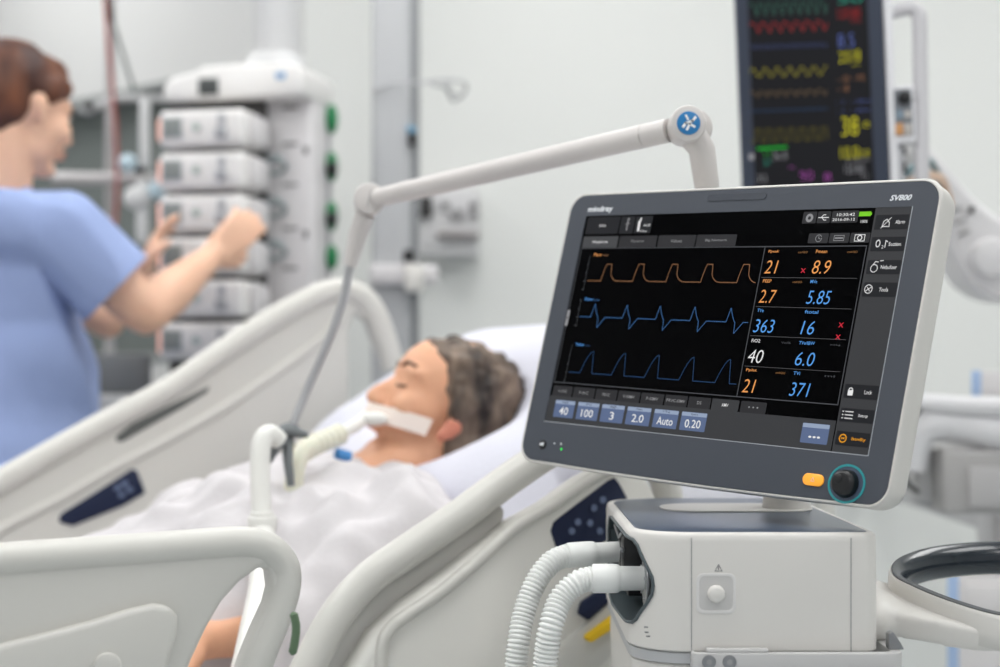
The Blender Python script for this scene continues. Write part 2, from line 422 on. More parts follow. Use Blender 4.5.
# bottom mode tabs
for x0, x1, lab, on in ((-202, -173, 'V-A/C', 0), (-171.4, -140, 'P-A/C', 0), (-138.4, -108, 'PRVC', 0), (-106.4, -76, 'V-SIMV', 0), (-74.4, -43.6, 'P-SIMV', 0), (-42, -12.8, 'PRVC-SIMV', 0), (-11.2, 17, 'DS', 0), (18.6, 52, 'AMV', 1), (54.4, 85, '• • •', 0)):
    key('mode_tab', x0, -86.9, x1, -75.6, c_grey if on else c_tab, None, lab, c_wht if on else c_dim, lw=min(2.7*len(lab), x1-x0-3) if lab[0] != '•' else 12, lh=3.2 if lab[0] != '•' else 1.6)
for x0, x1, lab, w in ((-194.5, -165, '40', 13), (-160.5, -129.5, '100', 17), (-125.5, -93.5, '3', 6), (-89.5, -57, '2.0', 16), (-52.5, -20.5, 'Auto', 21), (-16.5, 16, '0.20', 20), (130, 160, '•••', 13)):
    b = B().m(c_blb).rect(x0, -110, x1, -91.3, MM, .0002, 1).m(c_blt).rect(x0+.3, -95.4, x1-.3, -91.5, MM, .0003, .6)
    b.m(c_wht)
    if lab[0] == '•': b.text(lab, (x0+x1)/2, -105, w, 2, MM, .0004, align='C')
    else: b.text(lab, (x0+x1)/2, -107, w, 8.2, MM, .0004, align='C'); b.m(c_btn).text({'40': 'O2%', '100': 'TV', '3': 'PEEP', '2.0': 'Tslope', 'Auto': 'F-Trig', '0.20': 'Tpause'}[lab], (x0+x1)/2, -94.6, 9, 2.2, MM, .0004, align='C')
    obj('setting_button', b, screen)
# numbers
rows = (65.2, 35.5, 5.8, -24.5, -54)
cells = [(0, 0, '21', 17, c_or, 'Ppeak', 'cmH2O'), (1, 0, '8.9', 23, c_or, 'Pmean', 'cmH2O'), (0, 1, '2.7', 22, c_or, 'PEEP', 'cmH2O'), (1, 1, '5.85', 30, c_bl, 'MVe', ''), (0, 2, '363', 27, c_bl, 'TVe', ''), (1, 2, '16', 16.5, c_bl, 'ftotal', ''),
         (0, 3, '40', 20, c_wht, 'FiO2', 'Vol%'), (1, 3, '6.0', 24, c_bl, 'TVe/IBW', 'ml/kg'), (0, 4, '21', 17, c_or, 'Pplat', 'cmH2O'), (1, 4, '371', 25, c_bl, 'TVi', 'ml')]
for cx, r, s_, w, cc, lab, unit in cells:
    x = 51.3 if cx == 0 else 107.3; yt = rows[r]
    b = B().m(cc).text(s_, x+.8, yt-13.2, w*.9, 13.2, MM, .0003, shear=.16, thin=-.008)
    b.text(lab, x+1.5, yt+7.2, 2.55*len(lab), 3.3, MM, .0003)
    if unit: b.m(em('dim_orange', (150, 105, 60), .5) if cc is c_or else c_line).text(unit, x+37, yt+7.2, 11, 2, MM, .0003)
    obj('numeric_readout', b, screen)
for x, y in ((98, 55), (152, 3), (151, -8.5)): b = B().m(c_red).line([(x-2, y-2), (x+2, y+2)], .9, MM, .0003).line([(x-2, y+2), (x+2, y-2)], .9, MM, .0003); obj('alarm_off_mark', b, screen)
# waves
def wave(name, cc, lab, lc, y_lab, base, fn, nper=5):
    b = B().m(cc); pts = []
    for k in range(601):
        t = k/600*nper*.985; x = -184+k/600*(38+184+6); pts.append((x, base+fn(t % 1, t)))
    b.line(pts, .62, MM, .0003)
    b.m(lc).text(lab, -182, y_lab, 12, 3.4, MM, .0003); b.m(cc).text('cmH2O' if lc is c_or else 'L/min', -168.5, y_lab, 8, 2, MM, .0003)
    b.m(c_line).line([(-187.5, y_lab+1), (-187.5, base-11)], .5, MM, .0002)
    for q in range(4): b.line([(-189.5, base-10+q*9.5), (-187.5, base-10+q*9.5)], .7, MM, .0002)
    return obj(name, b, screen)
def w1(p, t):
    if p < .43: return 0
    if p < .52: return 18.7*((p-.43)/.09)**.7
    if p < .68: return 18.7
    if p < .71: return 18.7-11*(p-.68)/.03
    return 7.7*(1-(p-.71)/.29)**3
def w2(p, t):
    if p < .34: return 0
    if p < .41: return 14.5*(p-.34)/.07
    if p < .58: return 14.5*(1-(p-.41)/.17)**1.4
    if p < .60: return -11.5*(p-.58)/.02
    if p < .80: return -11.5*(1-(p-.60)/.20)
    return 0
def w3(p, t):
    if p < .35: return 0
    if p < .66: return 24*math.sin((p-.35)/.31*PI/2)
    if p < .74: return 24*(1-(p-.66)/.08)
    return 0
wave('waveform', c_wo, 'Paw', c_or, 70, 42.3, w1)
wave('waveform', c_wb, 'Flow', c_bl, 20, 2.0, w2)
wave('waveform', c_wd, 'Volume', c_bl, -30.5, -59.8, w3)
b = B().m(c_dim).rect(-204.8, -9, -200.6, 9, MM, .0003, 1); b.m(c_blk).text('►', -203.6, -1.5, 2, 3, MM, .0004); obj('screen_tab', b, screen)

# ---- body
BX0, BX1, BY0, BY1 = .117, .338, 1.380, 1.755
TOP = .955
FLR = .055
def plan(ins=0, fl=FLR, o=0):
    return rrect(BX0+ins, BY0+ins, BX1-ins, BY1-ins, (max(fl-ins, .004), max(.014-ins*.5, .004), .04, .05), 10)
b = B().m(white)
lv = [(.8485, .0015), (.850, 0), (.90, 0), (.947, 0), (.9515, .0006), (.954, .0020), (.9550, .0040), (.9550, .0066), (.9540, .0076)]
rg = [[b.bm.verts.new((x, y, z)) for x, y in plan(i)] for z, i in lv]
for a, c in zip(rg, rg[1:]):
    for k in range(len(a)): b.bm.faces.new((a[k], a[(k+1) % len(a)], c[(k+1) % len(a)], c[k]))
b.bm.faces.new(rg[0][::-1]); b.bm.faces.new(rg[-1])
body = obj('upper_body', b, vent, sharp=60)
cutter_b = B().m(recess_m)
hexo = [(1.62, .9465), (1.43, .9472), (1.412, .9455), (1.406, .941), (1.397, .924), (1.3927, .914), (1.3918, .906), (1.3927, .898), (1.397, .889), (1.408, .8735), (1.414, .870), (1.45, .8665), (1.60, .858), (1.645, .862), (1.66, .88), (1.66, .93), (1.645, .944)]
TX = Matrix(((0, 0, 1, 0), (1, 0, 0, 0), (0, 1, 0, 0), (0, 0, 0, 1)))        # x,y of the outline -> Y,Z ; z -> X
cutter_b.prism(hexo, TX, .06, .172)
cut = obj('cut', cutter_b)
cut.data.transform(ROOTM['ventilator'].inverted())
cut.location = ROOTM['ventilator'].translation
bpy.context.view_layer.update()
boolean_cut(body, [cut])
body.data.materials.clear(); body.data.materials.append(white); body.data.materials.append(recess_m)
for p in body.data.polygons:
    c = p.center+ROOTM['ventilator'].translation; n = p.normal
    inside = BX0+.0005 < c.x < .174 and BY0+.0012 < c.y < 1.665 and .857 < c.z < .9475
    on_skin = False
    if inside:
        # the skin of the corner or of the left side
        if abs(c.x-BX0) < .0008: on_skin = True
        cx, cy = BX0+FLR, BY0+FLR
        if c.x < cx and c.y < cy and abs(math.hypot(c.x-cx, c.y-cy)-FLR) < .0012: on_skin = True
        if abs(c.y-BY0) < .001: on_skin = True
    p.material_index = 1 if inside and not on_skin else 0
# thin dark lip round the recess
def on_corner(y, z, out=.0006):
    cx, cy, r = BX0+FLR, BY0+FLR, FLR+out
    if y >= cy: return V(BX0-out, y, z)
    dy = max(min((cy-y)/FLR, 1), 0); return V(cx-r*math.sqrt(max(0, 1-dy*dy)), cy-r*dy, z)
lip = []
for i in range(len(hexo)):
    a, c = hexo[i], hexo[(i+1) % len(hexo)]; n = max(2, int(math.hypot(c[0]-a[0], c[1]-a[1])/.006))
    for k in range(n): lip.append(on_corner(a[0]+(c[0]-a[0])*k/n, a[1]+(c[1]-a[1])*k/n))
b = B().m(recess_m).tube(lip, .0016, 8, closed=True); obj('recess_lip', b, body)
# sockets inside
b = B().m(black_m)
b.cyl((.121, 1.575, .915), (.172, 1.575, .915), .0165, bevel=.001).box((.146, 1.54, .916), (.05, .034, .040), bevel=.003).box((.150, 1.585, .937), (.04, .05, .012), bevel=.002).box((.150, 1.60, .885), (.04, .05, .03), bevel=.002)
b.m(steel).tube([(.119, 1.60, .940), (.120, 1.56, .932), (.121, 1.53, .940)], .0018, 8).box((.120, 1.52, .924), (.004, .012, .004), bevel=.001)
obj('expiratory_port', b, vent)
b = B().m(black_m).prism([(.010, -.026), (.026, -.008), (.026, .016), (.006, .030), (-.018, .024), (-.024, -.014), (-.010, -.030)], Matrix.Translation((.138, 1.432, .906)) @ Matrix.Rotation(PI/2, 4, 'Y') @ Matrix.Rotation(PI/2, 4, 'Z'), 0, .03, bevel=.002)
b.m(steel).cyl((.1335, 1.436, .904), (.1375, 1.436, .904), .0255, bevel=.001)
for k in range(5):
    a = .5+k*1.25; b.m(silver).cyl((.132, 1.440+.0195*math.cos(a), .906+.0195*math.sin(a)), (.1338, 1.440+.0195*math.cos(a), .906+.0195*math.sin(a)), .0016, seg=8)
obj('inspiratory_port', b, vent)
# slate top
b = B().m(slate_dk)
lv = [(.9535, .0076), (.9552, .0082), (.9562, .015), (.9568, .04)]
rg = [[b.bm.verts.new((x, y, z)) for x, y in plan(i)] for z, i in lv]
for a, c in zip(rg, rg[1:]):
    for k in range(len(a)): b.bm.faces.new((a[k], a[(k+1) % len(a)], c[(k+1) % len(a)], c[k]))
b.bm.faces.new(rg[-1])
obj('top_cover', b, vent)
b = B().m(white2).prism(rrect(.166, 1.560, .322, 1.652, .040, 10), None, .9565, .9583, bevel=.0007)
obj('neck_base', b, vent)
# neck and yoke behind the display
b = B().m(white2)
nc = V(.296, 1.600, 0)
b.tube([nc+V(0, 0, z) for z in (.957, .962, .975, 1.0, 1.02)], [.0255, .0245, .0235, .0235, .0235], 32)
back = MM @ V(20, -60, -.047)
b.tube(smooth_pts([nc+V(0, 0, 1.0), nc+V(0, .006, 1.04), V(.29, 1.625, 1.085), back], 5), [.0235]*16, 24)
obj('display_neck', b, vent)
# seams, knob well, marks on the front
b = B().m(seam_m)
for px in (691.5, 851):
    x = (px-500)/F*BY0; b = B().m(seam_m).box((x, BY0-.0001, .9), (.0008, .0006, .101)); obj('panel_seam', b, body)
kx, kz = P(716, 593, BY0).x, P(716, 593, BY0).z
FM = Matrix(((1, 0, 0, 0), (0, 0, -1, BY0), (0, 1, 0, 0), (0, 0, 0, 1)))    # x right, y up, z towards the viewer, on the front face
b = B().m(mat('well_grey', (222, 220, 218), .45))
b.ring(rrect(kx-.0175, kz-.0185, kx+.0175, kz+.0175, .006), rrect(kx-.0150, kz-.0155, kx+.0150, kz+.0150, .005), FM, -.0005, .0009, bevel=.0003)
b.m(mat('well_floor', (204, 202, 200), .5)).prism(rrect(kx-.0152, kz-.0157, kx+.0152, kz+.0152, .005), FM, -.0002, .0002)
obj('knob_well', b, body)
b = B().m(white).tube([FM @ V(kx, kz-.0005, z) for z in (0, .006, .0075, .0082)], [.0078, .0074, .0066, .0052], 28)
obj('release_knob', b, body)
mk = mat('print_grey', (110, 110, 112), .6)
b = B().m(mk); w = P(718.5, 571, BY0)
b.line([(w.x-.0032, w.z), (w.x+.0032, w.z), (w.x, w.z+.0058), (w.x-.0032, w.z)], .0006, FM, .0003).line([(w.x, w.z+.0012), (w.x, w.z+.004)], .0008, FM, .0003)
obj('warning_mark', b, body)
b = B().m(mk)
for k, (px, py) in enumerate(((646, 627), (646.5, 632), (648, 636))):
    w = P(px, py, 1.385); b.box((w.x, 1.3835 if k else 1.3845, w.z), (.0035, .0005, .0012), rot=Matrix.Rotation(-.35, 3, 'Z'))
obj('port_symbol', b, body)
# silver rail band, clamp and lower body
b = B().m(silver)
lv = [(.8375, .0030), (.8385, .0015), (.8470, .0015), (.8480, .003)]
rg = [[b.bm.verts.new((x, y, z)) for x, y in plan(i)] for z, i in lv]
for a, c in zip(rg, rg[1:]):
    for k in range(len(a)): b.bm.faces.new((a[k], a[(k+1) % len(a)], c[(k+1) % len(a)], c[k]))
b.bm.faces.new(rg[0][::-1]); b.bm.faces.new(rg[-1])
obj('rail_band', b, vent)
b = B().m(white)
lv = [(.62, .012), (.63, .006), (.835, .004), (.8372, .006)]
rg = [[b.bm.verts.new((x, y, z)) for x, y in plan(i)] for z, i in lv]
for a, c in zip(rg, rg[1:]):
    for k in range(len(a)): b.bm.faces.new((a[k], a[(k+1) % len(a)], c[(k+1) % len(a)], c[k]))
b.bm.faces.new(rg[0][::-1]); b.bm.faces.new(rg[-1])
obj('lower_body', b, vent)
b = B().m(mat('clamp_grey', (196, 195, 194), .35, .1))
xa, xb = P(692, 655, 1.37).x, P(905, 655, 1.37).x
oc = rrect(xa, 1.3665, xb, 1.62, (.006, .016, .01, .004), 8)
inn = rrect(xa+.004, 1.3765, xb-.010, 1.61, (.002, .008, .006, .002), 8)
b.ring(oc, inn, None, .8210, .8500, bevel=.0012)
b.box((.19+.02, 1.374, .8515), (.055, .01, .004), bevel=.0015)
cl = obj('rail_clamp', b, vent)
b = B().m(steel)
for px in (709, 729.5):
    w = P(px, 662, 1.366); b.cyl((w.x, 1.3675, w.z), (w.x, 1.3650, w.z), .0062, bevel=.0006)
    b.m(seam_m).cyl((w.x, 1.3651, w.z), (w.x, 1.3646, w.z), .0026, seg=6).m(steel)
obj('clamp_screw', b, cl)
b = B().m(steel).prism([(0, 0), (.014, 0), (.011, .006), (.004, .016), (0, .014)], Matrix.Translation((.3475, 1.385, .850)) @ Matrix.Rotation(PI/2, 4, 'X'), -.012, 0, bevel=.001)
obj('clamp_hook', b, cl)
# trolley handle: loop with a dark grip inside
LP = smooth_pts([(x, y, 0) for x, y in ((.377, 1.500), (.396, 1.548), (.445, 1.588), (.516, 1.604), (.585, 1.582), (.612, 1.50), (.590, 1.43), (.545, 1.39), (.49, 1.374), (.447, 1.378), (.414, 1.412), (.388, 1.458))], 7, True)
NA = len(LP)
LN = []
for k in range(NA):
    t_ = LP[(k+1) % NA]-LP[k-1]; t_.normalize(); LN.append(V(-t_.y, t_.x, 0))
def hp(k, off, dz):
    p = LP[k]+LN[k]*off; return V(p.x, p.y, .880+(p.y-1.38)*.186+dz)
def loop_profile(prof, b):
    rg = [[b.bm.verts.new(hp(k, o_, dz)) for k in range(NA)] for o_, dz in prof]
    for i in range(len(rg)):
        a, c = rg[i], rg[(i+1) % len(rg)]
        for k in range(NA): b.bm.faces.new((a[k], a[(k+1) % NA], c[(k+1) % NA], c[k]))
    bmesh.ops.recalc_face_normals(b.bm, faces=b.bm.faces[:])
b = B().m(white); loop_profile([(0, -.003), (-.0008, .0), (-.0020, .0010), (-.0034, .0), (-.0060, -.004), (-.008, -.028), (-.005, -.032), (-.001, -.030), (.001, -.016)], b)
hd = obj('trolley_handle', b, vent, sharp=70)
hd['label'] = 'white loop handle with dark inner grip'
b = B().m(mat('grip_dark', (30, 38, 46), .22, coat=.3)); loop_profile([(-.0026, .0016), (-.0085, .0020), (-.0155, -.006), (-.0165, -.016), (-.0140, -.026), (-.0070, -.0305), (-.0068, -.002)], b)
obj('handle_grip', b, hd, sharp=70)
b = B().m(white)
b.prism([(.315, 1.42), (.315, 1.56), (.355, 1.535), (.378, 1.505), (.386, 1.48), (.394, 1.455), (.408, 1.430), (.420, 1.408), (.446, 1.384), (.47, 1.376), (.46, 1.366), (.43, 1.366), (.395, 1.385), (.36, 1.408)], Matrix.Translation((0, -.0, .868)) @ Matrix.Rotation(math.atan(.186), 4, 'X') @ Matrix.Translation((0, 0, -.2655)), -.012, .012)
b.ell((.345, 1.48, .866), (.040, .060, .028))
organic('handle_bracket', b, .004, 10, vent, [white])
# lower column, shelf and wheels, below the picture
b = B().m(white2).box((.23, 1.58, .40), (.11, .16, .46), bevel=.02, seg=3)
obj('trolley_column', b, vent)
b = B().m(white2).box((.23, 1.55, .135), (.12, .52, .05), bevel=.015).box((.23, 1.55, .135), (.48, .12, .05), bevel=.015)
base = obj('trolley_base', b, vent)
for sx, sy in ((-1, 0), (1, 0), (0, -1), (0, 1)):
    c = V(.23+sx*.21, 1.55+sy*.23, .05)
    b = B().m(black_m).cyl(c-V(.014, 0, 0), c+V(.014, 0, 0), .05, bevel=.006).m(silver).box(c+V(0, 0, .05), (.02, .03, .04), bevel=.004)
    obj('castor', b, base)

# ================================================================== BREATHING HOSES
def corrugated(b, path, r, pitch=.0043, depth=.0027, seg=20):
    pts = smooth_pts(path, 40); L = [0]
    for a, c in zip(pts, pts[1:]): L.append(L[-1]+(c-a).length)
    n = int(L[-1]/pitch)*4; out = []; rs = []; j = 0
    for k in range(n+1):
        s_ = L[-1]*k/n
        while j < len(L)-2 and L[j+1] < s_: j += 1
        t = (s_-L[j])/max(L[j+1]-L[j], 1e-9); out.append(pts[j].lerp(pts[j+1], t)); rs.append(r-depth*(0, .35, 1, .35)[k % 4])
    b.tube(out, rs, seg)
def hose(label, pts, r, cuff, rc):
    t = thing('breathing_hose', label, 'breathing hose', (pts[-1].x, pts[-1].y, pts[-1].z), group='corrugated hoses at the ventilator')
    b = B().m(hose_m); corrugated(b, pts, r); obj('corrugated_tube', b, t, sharp=89)
    b = B().m(hose_m); c0, c1 = cuff; d = (c1-c0)
    b.tube([c0, c0+d*.03, c0+d*.42, c0+d*.5, c0+d*.53, c0+d*.56, c0+d*.97, c1], [rc*.93, rc, rc, rc*.97, rc*.88, rc*.84, rc*.82, rc*.82], 32)
    obj('cuff', b, t)
A1 = V(.150, 1.575, .915); pa = P(567, 555.5, 1.56)
hose('back white corrugated hose, plugged into the rear port of the ventilator',
     [P(567, 555.5, 1.56), P(552, 562, 1.55), P(536, 582, 1.54), P(524, 614, 1.53), P(518, 648, 1.52), P(515, 690, 1.52), P(516, 790, 1.53), P(525, 900, 1.55), P(545, 940, 1.60)], .0118, (pa, V(.122, 1.575, .9155)), .0128)
pb = P(592, 578.5, 1.44)
hose('front white corrugated hose, plugged into the nearer port of the ventilator',
     [P(592, 578.5, 1.44), P(577, 583, 1.435), P(561, 599, 1.43), P(551, 626, 1.42), P(545.5, 660, 1.42), P(543, 700, 1.42), P(545, 790, 1.43), P(553, 900, 1.47), P(560, 955, 1.57)], .0118, (pb, V(.1335, 1.440, .9065)), .0136)

# ================================================================== SUPPORT ARM
arm = thing('support_arm', 'jointed light grey support arm with blue cap, reaching over the bed from behind the screen', 'support arm', (.235, 1.70, .95))
JR = P(684, 125.5, 1.66); JL = P(369, 200, 1.97)
b = B().m(arm_m)
lo = V(.312, 1.735, .953); top = V(JR.x+.012, 1.67, JR.z-.012)
b.tube([lo, V(.305, 1.735, 1.02), V(.250, 1.715, 1.12), V(.236, 1.70, 1.2), P(707, 187, 1.685), P(702, 150, 1.67), top], [.0135, .0135, .0135, .0135, .0135, .0145, .0155], 20)
obj('upright', b, arm)
b = B().m(arm_m).cyl(JR+V(.003, .030, 0), JR+V(.003, -.016, .0), .0195, bevel=.003, seg=36); b.cyl(JR+V(.012, .006, -.001), JR+V(.010, .034, 0), .0205, bevel=.003, seg=36)
j1 = obj('elbow_joint', b, arm)
nd = V(.003, -.016, 0).normalized(); nd = V(-.12, -1, 0).normalized()
cc0 = JR+V(.003, -.016, 0)
b = B().m(blue_cap).cyl(cc0-V(0, -.001, 0), cc0+V(0, -.0015, 0), .0125, bevel=.0006, seg=32)
CM = Matrix.Translation(cc0+V(0, -.0016, 0)) @ Matrix(((1, 0, 0, 0), (0, 0, -1, 0), (0, 1, 0, 0), (0, 0, 0, 1)))
b.m(rim_m)
b.line([(-.006, -.004), (-.003, 0), (.004, .002), (.007, .006)], .0028, CM, .0003).line([(-.002, -.007), (.001, -.001), (.006, -.004)], .0026, CM, .0003).line([(-.001, .004), (-.003, .008)], .0022, CM, .0003)
obj('blue_cap', b, j1)
b = B().m(arm_m)
dv = (JL-JR); n_ = dv.normalized(); a0 = JR+n_*.018+V(0, .012, 0); a1 = JR+n_*.050+V(0, .010, 0)
b.tube([a0, a1], [.0132, .0132], 16)
b.tube([a1+n_*.0005, JL-n_*.060], [.0132, .0128], 16); b.tube([JL-n_*.0595, JL-n_*.015], [.0122, .0122], 16)
obj('forearm', b, arm)
b = B().m(arm_m).cyl(JL+V(-.002, .022, 0), JL+V(.002, -.016, 0), .0200, bevel=.003, seg=32)
b.m(seam_m).box(JL+V(.002, -.0163, 0), (.0012, .001, .022), rot=Matrix.Rotation(.25, 3, 'Y'))
obj('wrist_joint', b, arm)
G = [JL+V(-.004, .002, -.016), P(358, 234, 1.985), P(350, 266, 1.99)]
b = B().m(arm_m).tube([G[0], G[1], G[2]], [.0125, .0125, .0085], 16); obj('rod_socket', b, arm)
gp = [P(350, 266, 1.99), P(343, 300, 1.99), P(327, 345, 1.99), P(307, 390, 1.99), P(293, 425, 1.98), P(288, 447, 1.98)]
b = B().m(mat('gooseneck', (172, 172, 174), .35, .3)).tube(smooth_pts(gp, 6), .0056, 12); obj('flexible_rod', b, arm)
b = B().m(mat('clamp_dark', (112, 116, 118), .4, .3))
cg = P(288, 437, 1.98)
b.ell(P(289, 430, 1.98), (.014, .011, .010)).tube([P(268, 462, 1.955), P(276, 446, 1.958), cg], [.005, .007, .008], 10).tube([cg, P(288, 462, 1.965), P(291, 486, 1.96)], [.008, .0065, .005], 10).tube([P(270, 436, 1.97), P(288, 430, 1.975), P(308, 435, 1.97)], [.004, .009, .004], 10)
obj('hose_clamp', b, arm)
# ================================================================== ROOM
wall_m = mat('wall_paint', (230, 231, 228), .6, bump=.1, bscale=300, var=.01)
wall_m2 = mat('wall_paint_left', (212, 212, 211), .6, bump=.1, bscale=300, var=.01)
floor_m = mat('vinyl_floor', (196, 202, 204), .3, var=.04, bscale=20)
b = B().m(floor_m).box((.4, 2.2, -.05), (7.2, 8.6, .1)); struct('floor', b)
b = B().m(mat('ceiling_paint', (235, 236, 236), .8)).box((.4, 2.2, 2.85), (7.2, 8.6, .1)); struct('ceiling', b)
WB = 3.95
b = B().m(wall_m).box((1.75, WB+.06, 1.4), (4.5, .12, 2.8)); struct('wall_back', b)
b = B().m(wall_m).box((3.94, 1.2, 1.4), (.12, 5.4, 2.8)); struct('wall_right', b)
# angled wall at the left with a dark internal window
wa, wb_ = V(-.50, WB, 0), V(-2.9, WB+2.23, 0)
ud = (wb_-wa).normalized(); L = (wb_-wa).length
WM = Matrix.Translation(wa) @ Matrix((( ud.x, 0, -ud.y, 0), (ud.y, 0, ud.x, 0), (0, 1, 0, 0), (0, 0, 0, 1))).to_4x4()
nn = WM.col[2].to_3d()
if nn.y > 0: WM = WM @ Matrix.Diagonal((1, 1, -1, 1))
# window hole from x=.18 to 1.9 along the wall, z .95 to 1.915
wx0, wx1, wz0, wz1 = .10, 2.4, 1.12, 1.915
b = B().m(wall_m2)
for x0, x1, z0, z1 in ((0, L, wz1, 2.8), (0, L, 0, wz0), (0, wx0, wz0, wz1), (wx1, L, wz0, wz1)): b.prism([(x0, z0), (x1, z0), (x1, z1), (x0, z1)], WM, -.12, 0)
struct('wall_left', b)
b = B().m(mat('window_glass_dark', (112, 118, 116), .6)).prism([(wx0, wz0), (wx1, wz0), (wx1, wz1), (wx0, wz1)], WM, -.09, -.075)
w_ = struct('window_1', b)
b = B().m(mat('window_frame_grey', (150, 153, 152), .5)).ring([(wx0, wz0), (wx1, wz0), (wx1, wz1), (wx0, wz1)], [(wx0+.03, wz0+.03), (wx1-.03, wz0+.03), (wx1-.03, wz1-.02), (wx0+.03, wz1-.02)], WM, -.10, .005)
obj('window_frame', b, w_)
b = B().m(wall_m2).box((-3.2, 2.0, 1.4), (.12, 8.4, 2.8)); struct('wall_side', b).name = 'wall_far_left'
# unseen ceiling panels added to light the room; last one brightens the left wall
lm = mat('added_light_panel', (255, 255, 254), .5, emit=6.4)
for i, (x, y) in enumerate(((-1.6, 1.2), (0, 1.2), (1.6, 1.2), (-1.6, 2.7), (0, 2.9), (1.8, 2.7), (-1.4, -.5), (1.2, -.5), (-1.75, 4.1))):
    t = thing('added_ceiling_light', 'unseen square white panel added overhead to light the room', 'ceiling light', (x, y, 2.80), group='added ceiling light panels')
    b = B().m(white).ring(rrect(x-.46, y-.46, x+.46, y+.46, .01), rrect(x-.43, y-.43, x+.43, y+.43, .01), None, 2.765, 2.80); obj('frame', b, t)
    b = B().m(lm).prism(rrect(x-.43, y-.43, x+.43, y+.43, .01), None, 2.775, 2.785); obj('diffuser', b, t)
w = bpy.data.worlds.new('w'); bpy.context.scene.world = w; w.use_nodes = True
w.node_tree.nodes['Background'].inputs[0].default_value = (.95, .97, 1, 1)
w.node_tree.nodes['Background'].inputs[1].default_value = .5

# ================================================================== CEILING PENDANTS, PUMP TOWER
pend_m = mat('pendant_grey', (184, 185, 187), .45)
pump_m = mat('pump_case', (228, 226, 224), .4)
dock_m = mat('dock_case', (214, 211, 212), .45)
lcd_m = mat('pump_lcd', (134, 140, 138), .5); lcd_d = mat('pump_lcd_dark', (70, 74, 74), .3)
green_m = mat('green_knob', (20, 120, 70), .4)
shad = mat('gap_dark', (58, 56, 56), .6)
AL = math.radians(13)
TO = P(240, 370, 3.34); TO.z = 0
tower = thing('pump_docking_tower', 'tall white docking tower with green knobs, hung from the ceiling beyond the bed', 'medical tower', tuple(TO), -AL)
TM = ROOTM[tower.name]
def tz(py, d=3.30): return CAMZ-(py-HZ)/F*d
HX0, HX1 = -.160, .165
b = B().m(dock_m).box((( HX0+HX1)/2, .065, (tz(72)+tz(420))/2), (HX1-HX0, .13, tz(72)-tz(420)), bevel=.012, seg=3)
b.m(shad).box((-.045, -.012, (tz(92)+tz(410))/2), (.215, .03, tz(92)-tz(410)), bevel=.004)
obj('dock_housing', b, tower, local=True)
b = B().m(pump_m)
b.prism([(-.152, 0), (.168, 0), (.168, .056), (.150, .070), (.02, .074), (-.060, .070), (-.078, .060), (-.130, .050), (-.150, .034)], Matrix.Translation((0, .135, tz(100))) @ Matrix.Rotation(PI/2, 4, 'X'), 0, .20, bevel=.010, seg=3)
b.m(lcd_d).box((-.044, -.067, tz(88)), (.046, .004, .036), bevel=.002).m(mat('blue_print', (120, 160, 200), .5)).box((.118, -.0655, tz(80)), (.022, .002, .014), bevel=.0006)
obj('control_unit', b, tower, local=True)
b = B().m(pend_m); b.m(mat('pendant_white', (196, 196, 197), .5)).cyl((.055, .07, tz(66)), (.055, .07, 2.8), .050, seg=32); b.cyl((.055, .07, tz(60)), (.055, .07, tz(46)), .075, .055, seg=32)
obj('hanging_column', b, tower, local=True)
b = B().m(mat('knob_rail', (170, 170, 172), .4)).cyl((HX1+.003, .095, tz(98)), (HX1+.003, .095, tz(275)), .006, seg=12)
obj('side_rail', b, tower, local=True)
for i, py in enumerate((112, 161, 212, 254)):
    z = tz(py)
    b = B().m(green_m).ell((HX1+.010, .095, z), (.014, .017, .033 if i < 3 else .028))
    if i in (1, 2): b.m(black_m).ell((HX1+.014, .085, z-.006), (.012, .016, .018))
    obj('green_knob', b, tower, local=True)
b = B().m(mat('print_dark', (120, 118, 120), .6))
for py in (106, 143, 184, 228, 268): obj('dock_label', B().m(b.mats[0]).box((.115, -.0008, tz(py)), (.034, .0016, .007)), tower, local=True)
for py in (150, 234): obj('dock_label', B().m(mat('print_dark2', (96, 94, 96), .6)).box((.150, -.0008, tz(py)), (.010, .0016, .016)), tower, local=True)
# pumps
def make_pump():
    t = thing('infusion_pump', 'x', 'infusion pump', (0, 0, 0), -AL, 'infusion pumps in the docking tower')
    b = B().m(pump_m).box((0, -.075, .039), (.188, .125, .076), bevel=.012, seg=4); b.m(dock_m).box((.098, -.06, .039), (.012, .09, .060), bevel=.004)
    obj('case', b, t, local=True)
    b = B().m(silver).box((-.062, -.1375, .040), (.048, .003, .048), bevel=.003).m(lcd_m).box((-.062, -.139, .041), (.040, .002, .038), bevel=.001); obj('lcd_screen', b, t, local=True)
    b = B().m(silver).cyl((-.008, -.137, .040), (-.008, -.1405, .040), .010, seg=16).m(mat('key_green', (170, 200, 180), .5)).cyl((-.008, -.140, .040), (-.008, -.142, .040), .005, seg=12); obj('start_key', b, t, local=True)
    b = B().m(mat('latch_grey', (165, 166, 170), .4)).box((.048, -.140, .042), (.016, .008, .050), bevel=.003).ell((.048, -.142, .028), (.014, .007, .014)); obj('latch', b, t, local=True)
    b = B().m(mat('pump_lamp', (255, 196, 178), .4, emit=.5)).box((-.0935, -.128, .038), (.004, .016, .046), bevel=.0015); obj('status_lamp', b, t, local=True)
    return t
places = [(107, 'topmost infusion pump, right below the control unit'), (150, 'infusion pump second from the top of the tower'), (193, 'infusion pump third from the top, right above the knuckles of the nurse'), (236, 'infusion pump fourth from the top, right behind the wrist of the nurse'), (279, 'infusion pump above the lowest one, partly behind the forearm of the nurse'), (322, 'lowest infusion pump, half behind the far bed rail')]
pump0 = make_pump()
